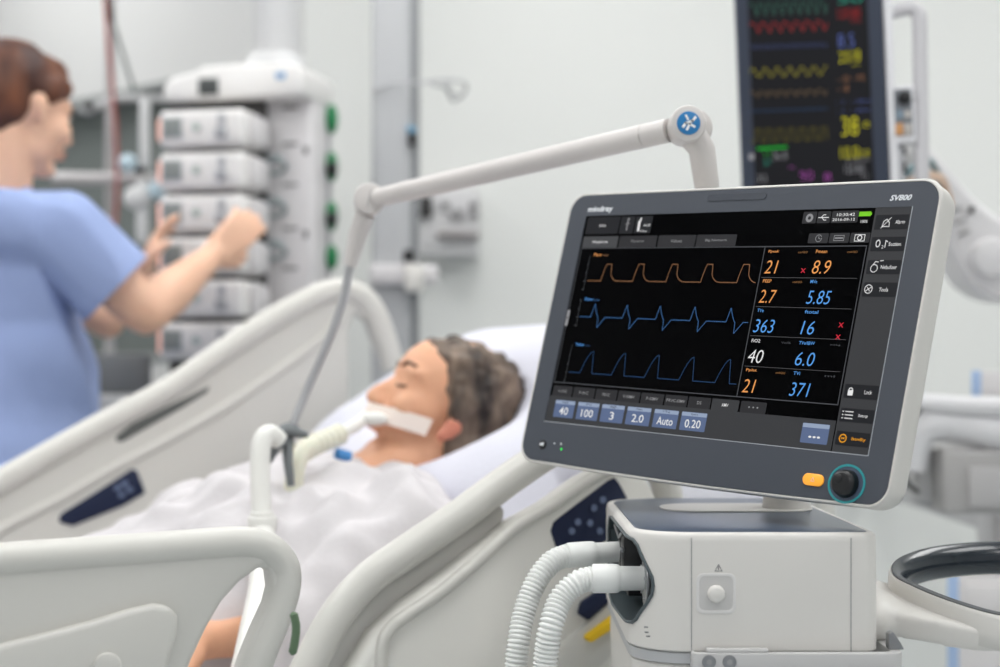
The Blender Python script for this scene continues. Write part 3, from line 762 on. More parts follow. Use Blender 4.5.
for i, (py, lab) in enumerate(places):
    p_ = pump0 if i == 0 else copy_tree(pump0)
    loc = TM @ V(-.022, -.020, 0); p_.location = (loc.x, loc.y, tz(py+38, 3.17)); p_['label'] = lab
    ROOTM[p_.name] = Matrix.Translation(p_.location) @ Matrix.Rotation(-AL, 4, 'Z')
# drip tubing loops on the dock
drip = mat('clear_tubing', (150, 160, 162), .2)
for py, lab in ((160, 'upper loop of grey tubing beside the second pump'), (203, 'middle loop of grey tubing beside the third pump'), (246, 'lower loop of grey tubing beside the fourth pump')):
    b = B().m(drip); c = V(.082, -.03, tz(py+2, 3.25))
    b.tube([TM @ (c+V(.032*math.cos(a), -.012*math.sin(a*2), .018*math.sin(a))) for a in [2*PI*k/24 for k in range(24)]], .0050, 8, closed=True)
    b.tube([TM @ (c+V(.032, 0, 0)), TM @ (c+V(.020, -.004, .008)), TM @ (c+V(-.01, -.01, .0)), TM @ (c+V(-.032, 0, 0))], .005, 8)
    o = tag(obj('infusion_tubing', b), lab, 'tubing', 'tubing loops on the docking tower'); recentre(o, TM @ c)

# second pendant, with service panel and wire shelf
P2 = P(395, 370, 3.45)
pc = thing('service_column', 'grey service column from the ceiling behind the head of the bed', 'service column', (P2.x, P2.y, 0))
b = B().m(pend_m).box((P2.x-.006, P2.y, (2.8+.55)/2), (.086, .10, 2.25), bevel=.012, seg=3).m(mat('pendant_shaded_side', (140, 142, 144), .5)).box((P2.x+.042, P2.y+.004, (2.8+.55)/2), (.022, .084, 2.24), bevel=.004)  # darker strip paints the shade on the column's right side
obj('column', b, pc)
b = B().m(dock_m).box(P(404, 275, 3.40), (.15, .06, .045), bevel=.01).m(white).box(P(414, 278, 3.36), (.04, .05, .06), bevel=.008).m(black_m).box(P(409, 256, 3.37), (.024, .03, .026), bevel=.003)
obj('collar', b, pc)
b = B().m(black_m).box(P(412.5, 139, 3.40), (.018, .02, .026), bevel=.003).m(mat('tag_blue', (110, 160, 190), .5)).box(P(411.5, 130, 3.40), (.020, .02, .014), bevel=.003); obj('socket', b, pc)
SP = P(443, 222, 3.86)
sp = thing('service_panel', 'pale wall service panel with sockets right of the grey column', 'wall panel', (SP.x, SP.y, SP.z-.1))
b = B().m(mat('panel_pale', (212, 211, 212), .5)).box((P(446, 0, 3.88).x, 3.9, SP.z), (.165, .09, .165), bevel=.006)
obj('panel', b, sp)
b = B().m(shad).box(P(423, 207, 3.845), (.045, .012, .052), bevel=.003).m(mat('socket_grey', (150, 148, 150), .5))
for px, py, s_ in ((446, 205, .022), (460, 213, .02), (474, 205, .022), (474, 214, .02), (456, 216, .03)): b.box(P(px, py, 3.848), (s_, .01, .016), bevel=.002)
obj('socket_row', b, sp)
b = B().m(mat('panel_rail', (150, 145, 145), .5)).box(P(458, 235, 3.84), (.105, .02, .020), bevel=.006); obj('rail', b, sp)
wr = mat('wire_grey', (186, 186, 188), .4)
b = B().m(wr); q = [P(372, 92, 3.40), P(390, 84, 3.38), P(425, 82, 3.36), P(448, 80, 3.38), P(466, 84, 3.44), P(462, 96, 3.50), P(452, 100, 3.5), P(446, 88, 3.45), P(432, 84, 3.40)]
b.tube(smooth_pts(q, 5), .0035, 8).tube(smooth_pts([P(448, 80, 3.38), P(450, 92, 3.40), P(462, 96, 3.5)], 5), .003, 8)
o = tag(obj('wire_hook', b), 'thin curled wire hook high on the grey service column', 'hook'); recentre(o, P(410, 84, 3.38))

# IV stand and cables behind the nurse
pole_m = mat('pole_grey', (182, 178, 178), .35, .2)
b = B().m(pole_m); pb_ = P(110, 370, 3.85)
iv = thing('infusion_stand', 'tall thin grey infusion stand beyond the nurse, with two crossbars', 'infusion stand', (pb_.x, pb_.y, 0))
b.cyl((pb_.x, pb_.y, .05), (pb_.x, pb_.y, 2.5), .0125, seg=16); obj('pole', b, iv)
b = B().m(pole_m).cyl(P(52, 178, 3.78), P(168, 180, 3.78), .016, seg=14); obj('crossbar', b, iv)
b = B().m(mat('bar_light', (200, 200, 200), .4)).tube(smooth_pts([P(80, 108, 3.76), P(88, 112, 3.76), P(98, 106, 3.76), P(112, 100, 3.76), P(140, 98, 3.76), P(250, 104, 3.76)], 4), .008, 10); obj('crossbar', b, iv)
b = B().m(black_m).ell(P(88, 106, 3.74), (.014, .012, .010)); obj('hook', b, iv)
b = B().m(white2)
for k in range(5):
    a = 2*PI*k/5; b.tube([(pb_.x, pb_.y, .12), (pb_.x+.16*math.cos(a), pb_.y+.16*math.sin(a), .07)], [.014, .010], 8); b.ell((pb_.x+.16*math.cos(a), pb_.y+.16*math.sin(a), .03), (.012, .03, .03), sub=2)
obj('wheeled_base', b, iv)
sh = thing('syringe_holder', 'pale vertical holder with pale blue balls between pole and pump tower', 'holder', tuple(P(145, 240, 3.7)))
b = B().m(mat('bar_pale', (212, 212, 212), .4)).box(P(145, 134, 3.70), (.024, .03, .17), bevel=.008, seg=3).box(P(143, 212, 3.70), (.030, .03, .15), bevel=.010, seg=3).ell(P(138, 198, 3.69), (.035, .02, .03)); obj('bracket', b, sh)
pbm = mat('pale_blue', (196, 216, 226), .35)
for px, py, r in ((128, 163, .022), (157, 190, .022)): obj('ball', B().m(pbm).ell(P(px, py, 3.68), (r, r, r)), sh)
obj('clip', B().m(black_m).box(P(140, 170, 3.69), (.024, .02, .018), bevel=.005), sh)
obj('bridge', B().m(white2).box(P(143, 172, 3.705), (.012, .02, .05), bevel=.003), sh)
b = B().m(mat('red_line', (176, 92, 84), .4)).tube(smooth_pts([P(104, -20, 3.74), P(108, 40, 3.74), P(113, 95, 3.74), P(117, 160, 3.74), P(116, 215, 3.74), P(112, 238, 3.74)], 5), .0045, 8)
b.m(mat('line_tip', (200, 130, 140), .4)).ell(P(111, 238, 3.74), (.010, .010, .018))
o = tag(obj('infusion_line', b), 'thin red infusion line hanging along the grey pole', 'tubing'); recentre(o, P(112, 238, 3.74))
b = B().m(mat('cable_grey', (110, 116, 114), .5)).tube(smooth_pts([P(106, -20, 3.75), P(112, 18, 3.75), P(123, 55, 3.72), P(135, 94, 3.70)], 5), .005, 8).m(mat('cable_joint', (60, 62, 60), .5)).tube([P(107, -4, 3.75), P(109, 10, 3.75), P(113, 24, 3.75)], [.007, .010, .006], 10)
o = tag(obj('hanging_cable', b), 'slanted grey cable running from top of the pole down to the right', 'cable'); recentre(o, P(135, 94, 3.70))
# cart under the tower
b = B()
ct = thing('instrument_cart', 'pale grey cart standing behind the bed rail beside the nurse', 'cart', (-.83, 3.44, 0))
b.m(mat('cart_grey', (196, 197, 198), .5)).box((-.83, 3.44, .57), (.20, .22, .95), bevel=.015); obj('cabinet', b, ct)
b = B().m(mat('cart_dark', (128, 130, 132), .5)).box((-.83, 3.40, 1.092), (.13, .03, .09), bevel=.01); obj('display', b, ct)
b = B().m(black_m)
for sx in (-1, 1):
    for sy in (-1, 1): b.ell((-.83+sx*.07, 3.44+sy*.08, .045), (.02, .045, .045), sub=2)
obj('castors', b, ct)

# ================================================================== PATIENT MONITOR
PD = 2.35
c0 = P(806, 20, PD); yw = math.radians(7)
QM = Matrix.Translation(c0) @ Matrix.Rotation(math.radians(-1.9), 4, 'Y').inverted() @ Matrix.Rotation(-yw, 4, 'Z') @ Matrix(((1, 0, 0, 0), (0, 0, -1, 0), (0, 1, 0, 0), (0, 0, 0, 1)))
QM = Matrix.Translation(c0) @ Matrix.Rotation(math.radians(-2.3), 4, 'Y') @ Matrix.Rotation(yw, 4, 'Z').inverted() @ Matrix(((1, 0, 0, 0), (0, 0, -1, 0), (0, 1, 0, 0), (0, 0, 0, 1)))
QM = QM.copy()
iq = QM.inverted()
def Q(px, py):
    o_ = iq @ V(0, 0, CAMZ); r = (iq @ (V(0, 0, CAMZ)+V((px-500)/F, 1, -(py-HZ)/F)))-o_
    t_ = -o_.z/r.z; return (o_+r*t_).xy
mon = thing('patient_monitor', 'tall portrait patient monitor with coloured traces, upper right behind the ventilator screen', 'monitor', (c0.x, c0.y, .9))
mx0, my1 = Q(733.5, -150); mx1, _ = Q(884.5, 0); my0 = Q(811, 215)[1]; mx0 = Q(736, 20)[0]; mx1 = Q(883.5, 20)[0]
fr = mat('monitor_frame', (58, 64, 78), .5, spec=.25)
b = B().m(fr).prism(rrect(mx0, my0, mx1, my1, .008), QM, -.045, 0, bevel=.004, seg=3); obj('frame', b, mon)
gx0, gx1 = Q(748.5, 20)[0], Q(868, 20)[0]
gm = mat('monitor_glass', (24, 24, 28), .25, spec=.25)
b = B().m(gm).rect(gx0, my0+.012, gx1, my1-.012, QM, .0006)
scr = obj('screen', b, mon)
def me_(n, rgb, e=.75): return mat('mon_'+n, rgb, .4, emit=e*.9, dark=True, spec=.1)
def trace(name, cc, y0, fn, n=9, px0=750, px1=827, w=.0011):
    pts = []
    for k in range(261):
        px = px0+(px1-px0)*k/260; x, y = Q(px, y0-(px-px0)*.035); pts.append((x, y+fn(k/260*n)))
    obj(name, B().m(cc).line(pts, w, QM, .0010), scr)
S_ = 1/F*PD
sn = lambda a: (lambda t: a*S_*math.sin(2*PI*t))
def ecg(a): return lambda t: a*S_*(math.sin(2*PI*t)+.35*math.sin(4*PI*t+1))
gr = me_('green', (86, 150, 130), .5); rd = me_('red', (200, 60, 60)); bl_ = me_('blue', (80, 92, 140), .6); ye = me_('yellow', (190, 180, 60)); br = me_('tan', (150, 125, 90), .6); b2 = me_('blue2', (60, 95, 140), .6); ye2 = me_('olive', (140, 130, 40), .6)
trace('trace', gr, 8, ecg(6), 9); trace('trace', rd, 27, ecg(4.5), 7); trace('trace', bl_, 47, ecg(2.0), 14); trace('trace', ye, 73, sn(4.5), 6.3)
trace('trace', br, 94, ecg(2.6), 8); trace('trace', b2, 112, lambda t: 1.4*S_*(t % 1), 10); trace('trace', ye2, 136, lambda t: (6 if (t % 1) > .5 else -6)*S_, 7)
def qt(s_, px, py, w, h, cc, sh=0):
    x, y = Q(px, py); obj('readout', B().m(cc).text(s_, x, y, w*S_*1.0, h*S_*.98, QM, .0010, thin=-.018), scr)
cyan = me_('cyan', (60, 190, 160)); blu = me_('bright_blue', (110, 130, 210)); yel = me_('bright_yellow', (235, 228, 40), 1); mag = me_('magenta', (190, 90, 190)); grn2 = me_('bright_green', (30, 190, 50)); wh_ = me_('white', (180, 180, 185)); org = me_('orange', (200, 140, 95)); red2 = me_('bright_red', (205, 45, 45))
qt('50', 838, 4, 24, 9, cyan); qt('120/80', 838, 19, 22, 10, red2); qt('(93)', 851, 24, 9, 5, red2); qt('8.5', 838, 48, 16, 14, blu); qt('25', 839, 63, 10, 11, yel); qt('18', 852, 61, 8, 11, yel); qt('(12)', 852, 67, 8, 4, yel)
qt('-- 20', 838, 82, 11, 6, org); qt('-10', 854, 81, 10, 6, org); qt('-- 8', 838, 92, 10, 6, org); qt('- 1  - 20m', 836, 104, 34, 3, blu); qt('- 1  - 20m', 836, 113, 34, 3, blu)
qt('38', 842, 136, 16, 19, yel); qt('-0', 860, 128, 9, 6, yel); qt('10.0', 841, 159, 17, 12, yel); qt('2.0', 859, 157, 10, 7, yel); qt('120/80', 845, 174, 19, 9, wh_); qt('97', 861, 178, 8, 3, wh_)
x, y = Q(757, 150); x2, y2 = Q(787, 146)
obj('status_bar', B().m(grn2).rect(x, y, x2, y2, QM, .001), scr)
qt('T1', 763, 158, 8, 7, grn2); qt('37', 764, 166, 7, 6, cyan); qt('36.8', 773, 160, 14, 8, wh_); qt('■', 749, 160, 5, 6, wh_); qt('32', 757, 182, 10, 7, wh_); qt('90', 800, 181, 13, 10, mag); qt('8', 824, 181, 7, 8, mag); qt('PR', 789, 169, 6, 2.5, mag); qt('100', 847, 162, 22, 2.5, wh_)
# white side with handle loop and module
b = B().m(mat('monitor_white', (228, 227, 230), .4))
x0, x1 = Q(884, 20)[0], Q(893.5, 20)[0]
b.prism([(x0, my0), (x1, my0), (x1, my1), (x0, my1)], QM, -.050, -.002, bevel=.004); obj('side_panel', b, mon)
hx = lambda px, py: Q(px, py)
def qp(px, py, z=-.02): x, y = Q(px, py); return QM @ V(x, y, z)
b = B().m(mat('handle_white', (202, 200, 203), .4))
b.tube(smooth_pts([qp(889, 11), qp(900, 7), qp(912, 5.5), qp(919, 9), qp(921.5, 18), qp(922, 60), qp(923, 120), qp(924, 190), qp(925, 230), qp(915, 240), qp(890, 240)], 5), .0115, 14, sx=1.0)
obj('handle', b, mon)
x0, y0_ = Q(893.5, 143); x1, y1_ = Q(914.5, 84)
b = B().m(mat('module_white', (226, 225, 228), .4)).prism(rrect(x0, y0_, x1, y1_, .003), QM, -.045, -.004, bevel=.002); md = obj('module', b, mon)
for cc, (a, b_, c_, d_) in ((mat('mod_grey', (120, 124, 130), .4), (895.5, 136, 911.5, 88)), (black_m, (897.5, 105, 911, 91)), (mat('mod_orange', (205, 150, 95), .4), (896, 135, 903, 123)), (mat('mod_light', (190, 185, 180), .4), (905, 135, 911.5, 123)), (mat('mod_blue', (130, 150, 165), .4), (897, 118, 902.5, 110)), (mat('mod_light', (190, 185, 180), .4), (905, 118, 910.5, 110))):
    x0, y0_ = Q(a, b_); x1, y1_ = Q(c_, d_); z0 = -.004 if cc.name == 'mod_grey' else -.0025
    b = B().m(cc)
    if cc is black_m: b.cyl(QM @ V((x0+x1)/2, (y0_+y1_)/2, -.004), QM @ V((x0+x1)/2, (y0_+y1_)/2, .006), .010, bevel=.001)
    else: b.prism(rrect(x0, y0_, x1, y1_, .001), QM, z0-.004, z0+.002, bevel=.0005)
    obj('connector' if cc.name != 'mod_grey' else 'connector_plate', b, md)
x0, y0_ = Q(893.5, 230); x1, y1_ = Q(905, 143)
b = B().m(mat('module_grey', (176, 176, 180), .4)).prism(rrect(x0, y0_, x1, y1_, .002), QM, -.045, -.012, bevel=.002).m(shad)
for px, py, h in ((905.5, 150, .012), (905.5, 166, .018)): b.box(qp(px, py, -.014), (.006, .006, h), bevel=.002)
obj('module_rack', b, mon)
# ceiling suspension arm holding the monitor
ar = thing('suspension_arm', 'large rounded white suspension arm at the right edge beside the patient monitor', 'suspension arm', tuple(P(975, 240, 2.75)))
b = B().m(mat('arm_white', (222, 220, 221), .42))
# spine through the joints: thick tapering rounded limb
b.prism(sm2([(-.125, .150), (-.095, .152), (-.060, .115), (-.018, .066), (.027, .030), (.063, .012), (.15, .005), (.19, -.03), (.19, -.09), (.15, -.118), (.063, -.120), (.018, -.115), (-.023, -.09), (-.048, -.048), (-.063, 0), (-.08, .036), (-.108, .063), (-.13, .09)], 5), Matrix.Translation(P(975, 235, 2.78)) @ Matrix.Rotation(PI/2, 4, 'X') , -.07, .05, bevel=.03, seg=4, ang=50)
al_ = obj('limb', b, ar)
cq = P(990, 258, 2.72)
b = B().m(mat('arm_white', (222, 220, 221), .42)).cyl(cq+V(0, .02, 0), cq-V(0, .022, 0), .034, bevel=.008, seg=36); obj('pivot_cap', b, ar)
b = B().m(mat('arm_white', (222, 220, 221), .42)).tube(smooth_pts([(1.0, 2.79, 1.30), (1.28, 2.79, 1.30), (1.38, 2.84, 1.30), (1.40, 3.1, 1.30), (1.40, 3.93, 1.30)], 5), .03, 14).cyl((1.40, 3.90, 1.30), (1.40, 3.948, 1.30), .07); obj('wall_beam', b, ar)
b = B().m(mat('arm_white', (222, 220, 221), .42)).tube([(.575, 2.41, 1.48), (.66, 2.58, 1.475), (.765, 2.78, 1.46)], .020, 14); obj('monitor_mount', b, ar)
b = B().m(shad).cyl(P(971.5, 209.5, 2.73), P(971.5, 209.5, 2.72), .0055, seg=14); obj('screw', b, ar)
b = B().m(mat('arm_slots', (180, 178, 178), .5))
for px, py in ((956, 209), (960, 220), (964, 232)): b.box(P(px, py, 2.726), (.022, .006, .009), rot=Matrix.Rotation(-.35, 3, 'Y'), bevel=.002)
obj('slot', b, ar)
b = B().m(mat('cable_teal', (92, 128, 136), .4)).tube(smooth_pts([qp(908, 172, -.03), P(925, 160, 2.5), P(936, 170, 2.6), P(940, 190, 2.68)], 5), .006, 8)
o = tag(obj('sensor_cable', b), 'teal cable behind the patient monitor handle', 'cable'); recentre(o, P(936, 170, 2.6))
b = B().m(mat('cable_tan', (214, 178, 150), .4)).tube(smooth_pts([qp(910, 182, -.03), P(930, 176, 2.5), P(943, 182, 2.6), P(949, 205, 2.68)], 5), .008, 8)
o = tag(obj('sensor_cable', b), 'beige cable behind the patient monitor handle, under the teal one', 'cable'); recentre(o, P(943, 182, 2.6))

# ---- equipment at the right edge
g1 = mat('equip_white', (218, 217, 219), .45); g2 = mat('equip_grey', (172, 170, 169), .5); g3 = mat('equip_mid', (192, 191, 191), .5)
eq = thing('wall_equipment', 'grey and white boxed apparatus with thick pipes at the right edge', 'medical apparatus', tuple(P(975, 560, 2.75)))
b = B().m(g1).tube([P(905, 403, 2.6), P(960, 407, 2.58), P(1060, 409, 2.55)], [.018, .018, .018], 16); obj('upper_pipe', b, eq)
b = B().m(g1).tube(smooth_pts([P(908, 470, 2.6), P(912, 445, 2.6), P(925, 428, 2.6), P(950, 425, 2.6), P(1000, 433, 2.58), P(1060, 438, 2.55)], 5), .030, 18); obj('lower_pipe', b, eq)
a, c = P(945, 515, 2.55), P(1060, 450, 2.55)
b = B().m(g2).box(((a.x+c.x)/2, 2.66, (a.z+c.z)/2), (c.x-a.x, .2, c.z-a.z), bevel=.010, seg=3); b.m(mat('equip_lid', (182, 180, 180), .5)).box(((a.x+c.x)/2+.015, 2.555, (a.z+c.z)/2-.008), (c.x-a.x-.05, .01, c.z-a.z-.04), bevel=.003); obj('grey_box', b, eq)
a, c = P(914, 503, 2.62), P(944, 448, 2.62)
b = B().m(g3).box(((a.x+c.x)/2, 2.68, (a.z+c.z)/2), (c.x-a.x, .12, c.z-a.z), bevel=.012, seg=3); obj('side_block', b, eq)
b = B().m(shad).tube(smooth_pts([P(921, 409, 2.57), P(912, 420, 2.56), P(906, 440, 2.56), P(903, 468, 2.56), P(908, 484, 2.57), P(918, 492, 2.58)], 5), .0042, 10)
o = obj('black_hose', b, eq)
b = B().m(g3).box((P(990, 0, 2.75).x+.05, 2.85, .83), (.06, .10, .30), bevel=.01).box((P(990, 0, 2.75).x+.05, 3.4, .83), (.05, 1.08, .06), bevel=.01); obj('wall_bracket', b, eq)
blu_m = mat('carton_blue', (168, 192, 226), .6); cart_w = mat('carton_white', (222, 219, 219), .6)
a, c = P(955, 394, 2.7), P(1070, 371, 2.7)
RB = Matrix.Translation((a.x, 2.60, 0)) @ Matrix.Rotation(-.30, 4, 'Z') @ Matrix.Translation((-a.x, -2.60, 0))
b = B().m(cart_w).box(((a.x+c.x)/2, 2.68, (a.z+c.z)/2+.0), (c.x-a.x, .16, c.z-a.z), bevel=.002, M=RB); b.m(blu_m).box((a.x+.006, 2.68, (a.z+c.z)/2), (.016, .162, c.z-a.z+.001), bevel=.001, M=RB)
o = tag(obj('carton', b), 'small flat carton with pale blue end lying above the pipes', 'box'); recentre(o, ((a.x+c.x)/2, 2.68, a.z))
st = thing('storage_box', 'large white box with pale blue edge, seen through the loop handle', 'box', (P(1010, 0, 2.6).x, 2.75, 0))
a, c = P(948, 577, 2.6), P(1080, 577, 2.6)
RB = Matrix.Translation((a.x, 2.60, 0)) @ Matrix.Rotation(-.30, 4, 'Z') @ Matrix.Translation((-a.x, -2.60, 0))
b = B().m(cart_w).box(((a.x+c.x)/2, 2.76, c.z/2), (c.x-a.x, .32, c.z), bevel=.004, M=RB); obj('body', b, st)
b = B().m(blu_m).box((a.x+.008, 2.76, c.z/2), (.018, .324, c.z+.001), bevel=.002, M=RB); obj('edge_strip', b, st)
b = B().m(cart_w).box(((a.x+c.x)/2+.012, 2.60, c.z-.035), (c.x-a.x-.03, .03, .05), bevel=.006, M=RB).m(mat('gap_grey', (150, 146, 144), .6)).box(((a.x+c.x)/2+.012, 2.596, c.z-.066), (c.x-a.x-.03, .02, .008), bevel=.002, M=RB); obj('lid', b, st)
# ================================================================== HOSPITAL BED
BT = math.radians(28.6)
BO = V(.12, 1.84, 0); BU = V(math.cos(BT), math.sin(BT), 0); BW = V(-math.sin(BT), math.cos(BT), 0)
def bed(u, w, z): return BO+BU*u+BW*w+V(0, 0, z)
def railM(w): return Matrix.Translation(BO+BW*w) @ Matrix(((BU.x, 0, -BW.x), (BU.y, 0, -BW.y), (0, 1, 0))).to_4x4()   # x along the bed, y up, z towards the near side
def onto(M, pts):
    iM = M.inverted(); o_ = iM @ V(0, 0, CAMZ); out = []
    for px, py in pts:
        r = (iM @ (V(0, 0, CAMZ)+V((px-500)/F, 1, -(py-HZ)/F)))-o_; t_ = -o_.z/r.z; q_ = o_+r*t_; out.append((q_.x, q_.y))
    return out
HU = -.55; SL = .58; ZF = .905-.58*.55
def soft(x, k=.06): return k*math.log(1+math.exp(max(-30, min(30, x/k)))) if x/k < 30 else x
def mz(u): return ZF+SL*soft(u-HU)
bedt = thing('hospital_bed', 'large white hospital bed with raised backrest and moulded side rails', 'hospital bed', tuple(bed(-.8, .45, 0)))
bedw = bed_m
def poly3(M, pts, z0, z1, bevel, b, seg=3): b.prism(onto(M, pts), M, z0, z1, bevel=bevel, seg=seg, ang=40); return b
# --- near head-side rail (on the backrest)
RN = railM(.0)
top = onto(RN, [(303, 672), (316, 645), (332, 614), (350, 588), (375, 562), (405, 541), (430, 524), (457, 506), (483, 487), (509, 468), (535, 450), (562, 434), (590, 424), (622, 424), (655, 440), (672, 480), (676, 540)])
OUT = [(296, 690), (312, 652), (328, 620), (346, 592), (372, 566), (405, 543), (457, 507), (509, 470), (537, 452), (566, 436), (592, 428), (622, 430), (650, 446), (664, 490), (666, 560), (660, 700), (600, 760), (420, 800), (330, 790)]
out2 = onto(RN, OUT)
b = B().m(bedw)
# panel below the slot
plow = onto(RN, [(336, 690), (372, 632), (400, 606), (450, 570), (498, 532), (514, 520), (545, 503), (580, 478), (610, 462), (640, 466), (655, 500), (660, 560), (655, 700), (600, 770), (420, 800), (345, 780)])
b.m(bed_m2).prism(plow, RN, -.030, .010, bevel=.012, seg=3, ang=40)
near = obj('near_head_side_rail', b, bedt); near.name = 'head_side_rail'
near['label'] = 'raised near side rail with slanted grip opening and navy key panel'
b = B().m(bedw)
b.tube([RN @ V(p.x, p.y, -.010) for p in smooth_pts([(x, y-.017, 0) for x, y in top], 4)], .0190, 16)
obj('top_bar', b, near)
# web between bar and panel left of the slot, set back
b = B().m(bed_m3); b.prism(onto(RN, [(318, 670), (350, 618), (400, 575), (450, 540), (505, 500), (513, 512), (512, 522), (480, 560), (420, 610), (380, 640), (350, 690)]), RN, -.032, -.020, bevel=.003); obj('web', b, near)
# raised rib that frames the lower panel
rib = onto(RN, [(377, 700), (378, 646), (388, 626), (404, 613), (435, 592), (470, 563), (509, 528), (545, 506), (576, 485), (600, 470), (625, 462)])
b = B().m(bedw).tube([RN @ V(p.x, p.y, .010) for p in smooth_pts([(x, y, 0) for x, y in rib], 4)], .0075, 10); obj('panel_rib', b, near)
kp = onto(RN, [(546, 530), (549, 521), (603, 480), (610, 477), (615, 484), (630, 512), (628, 522), (562, 566), (556, 560)])
b = B().m(navy).prism(kp, RN, .006, .0125, bevel=.002)
kpad = obj('key_panel', b, near)
kk = mat('key_pale', (98, 112, 142), .5)
for px, py in ((588, 507), (597, 499), (566, 530), (594, 530), (603, 521), (584, 522), (572, 521)):
    (x, y), = onto(RN, [(px, py)]); b = B().m(kk).cyl(RN @ V(x, y, .012), RN @ V(x, y, .0140), .0042, seg=14); obj('key', b, kpad)
# lower piece with yellow release handle
b = B().m(bedw).prism(onto(RN, [(548, 650), (612, 590), (640, 575), (650, 600), (620, 640), (560, 700)]), RN, -.002, .018, bevel=.008); lw = obj('release_cover', b, near)
b = B().m(navy).prism(onto(RN, [(571, 612), (574, 600), (592, 588), (606, 580), (612, 590), (580, 618)]), RN, .012, .0205, bevel=.002); obj('lower_key_panel', b, lw)
b = B().m(yellow_m).prism(onto(RN, [(574, 634), (612, 606), (618, 616), (580, 640)]), RN, .012, .028, bevel=.004); obj('release_handle', b, lw)
# --- near foot-side rail
FS = -.25
RF = railM(FS)
b = B().m(bedw)
fout = onto(RF, [(-70, 560), (0, 552), (64, 547.5), (120, 543), (172, 539), (210, 535), (240, 532.5), (262, 534), (281, 541), (295, 554), (301, 573), (300, 596), (293, 622), (281, 650), (270, 680), (262, 720), (225, 760), (232, 700), (243, 662), (256, 630), (268, 604), (272, 588), (270, 572), (266, 566), (258, 569), (240, 582), (222, 602), (207, 628), (192, 660), (178, 700), (150, 790), (-70, 800)])
b.prism(fout, RF, -.024, .002, bevel=.010, seg=3, ang=40)
foot = obj('foot_side_rail', b, bedt); foot['label'] = 'lowered near side rail in the left foreground'
bar = onto(RF, [(-70, 569), (0, 562), (64, 557), (120, 553), (172, 549), (210, 546), (240, 544), (260, 546), (275, 553), (285, 565), (288, 580), (284, 602), (274, 629), (262, 656), (252, 685), (243, 720)])
b = B().m(bedw).tube([RF @ V(p.x, p.y, -.008) for p in smooth_pts([(x, y, 0) for x, y in bar], 4)], .0150, 16); obj('top_bar', b, foot)
plate = onto(RF, [(-70, 662), (0, 642), (44, 631), (86, 620), (125, 608), (150, 602), (166, 604), (175, 615), (175, 630), (164, 668), (150, 720), (-70, 790)])
b = B().m(bedw).prism(plate, RF, .0, .012, bevel=.006, seg=3, ang=40); obj('lower_plate', b, foot)
(x, y), = onto(RF, [(103, 664)]); b = B().m(bedw).cyl(RF @ V(x, y, .01), RF @ V(x, y, .017), .012, bevel=.003); obj('plate_stud', b, foot)
# --- far rails
FW = .93
RR = railM(FW)
b = B().m(bedw)
fo = onto(RR, [(-120, 560), (-60, 506), (0, 470), (40, 447), (86, 421), (125, 400), (163, 381), (200, 355), (232, 333), (266, 311), (300, 292), (322, 282), (340, 279), (354, 282), (368, 291), (380, 308), (390, 330), (396, 360), (384, 372), (372, 345), (364, 322), (352, 313), (346, 330), (346, 380), (346, 440), (250, 560), (100, 640), (-120, 660)])
b.prism(fo, RR, -.012, .018, bevel=.011, seg=3, ang=40)
far = obj('head_side_rail', b, bedt); far['label'] = 'far side rail with dark grip slot'
tb = onto(RR, [(-110, 562), (-55, 516), (0, 481), (40, 458), (86, 432), (125, 411), (163, 391), (200, 366), (232, 344), (266, 322), (300, 303), (322, 293), (340, 290), (354, 294), (366, 304), (376, 322), (384, 345), (390, 368)])
b = B().m(bedw).tube([RR @ V(p.x, p.y, .012) for p in smooth_pts([(x, y, 0) for x, y in tb], 4)], .0205, 16); obj('top_bar', b, far)
b = B().m(bedw).tube([RR @ V(p.x, p.y, .014) for p in smooth_pts([(x, y, 0) for x, y in onto(RR, [(-80, 580), (0, 528), (58, 498), (110, 468), (160, 442), (220, 408), (270, 374), (310, 345), (338, 318)])], 4)], .010, 12, ); obj('lower_rib', b, far)
b = B().m(mat('slot_dark', (92, 94, 92), .6)).prism(onto(RR, [(114, 441), (113, 436), (128, 424), (160, 408), (190, 394), (206, 386), (204, 392), (180, 407), (150, 424), (120, 441)]), RR, .010, .0195, bevel=.001)
obj('grip_slot', b, far)
b = B().m(navy).prism(onto(RR, [(56, 521), (58, 513), (95, 490), (129, 468), (134, 470), (142, 492), (120, 505), (70, 525)]), RR, .012, .0215, bevel=.002); kp2 = obj('key_panel', b, far)
b = B().m(kk)
for px, py in ((114, 487), (121, 483), (118, 494), (126, 489)):
    (x, y), = onto(RR, [(px, py)]); b.box(RR @ V(x, y, .022), (.010, .003, .008), rot=Matrix.Rotation(BT, 3, 'Z'), bevel=.001)
obj('key_mark', b, kp2)
# deck, frame, posts, headboard and wheels
frm = mat('bed_frame', (205, 205, 202), .45)
b = B().m(frm)
DM = railM(.45)
b.prism([(-2.15, ZF-.19), (HU, ZF-.19), (.36, mz(.36)-.19), (.34, mz(.34)-.145), (HU-.02, ZF-.145), (-2.15, ZF-.145)], DM, -.42, .42, bevel=.01)
obj('deck', b, bedt)
b = B().m(frm)
b.prism([(-2.1, .30), (.35, .30), (.35, .36), (-2.1, .36)], DM, -.36, .36, bevel=.01); obj('base_frame', b, bedt)
for u in (-1.7, .05):
    b = B().m(frm).prism([(u-.06, .34), (u+.06, .34), (u+.05, mz(u)-.17), (u-.05, mz(u)-.17)], DM, -.12, .12, bevel=.01); obj('lift_column', b, bedt)
for u in (-1.95, .2):
    for w_ in (.12, .78):
        c = bed(u, w_, .07); b = B().m(frm).cyl(c+V(0, 0, .05), bed(u, w_, .31), .02).m(black_m).cyl(c-V(.02, 0, 0), c+V(.02, 0, 0), .07, bevel=.01); obj('castor', b, bedt)
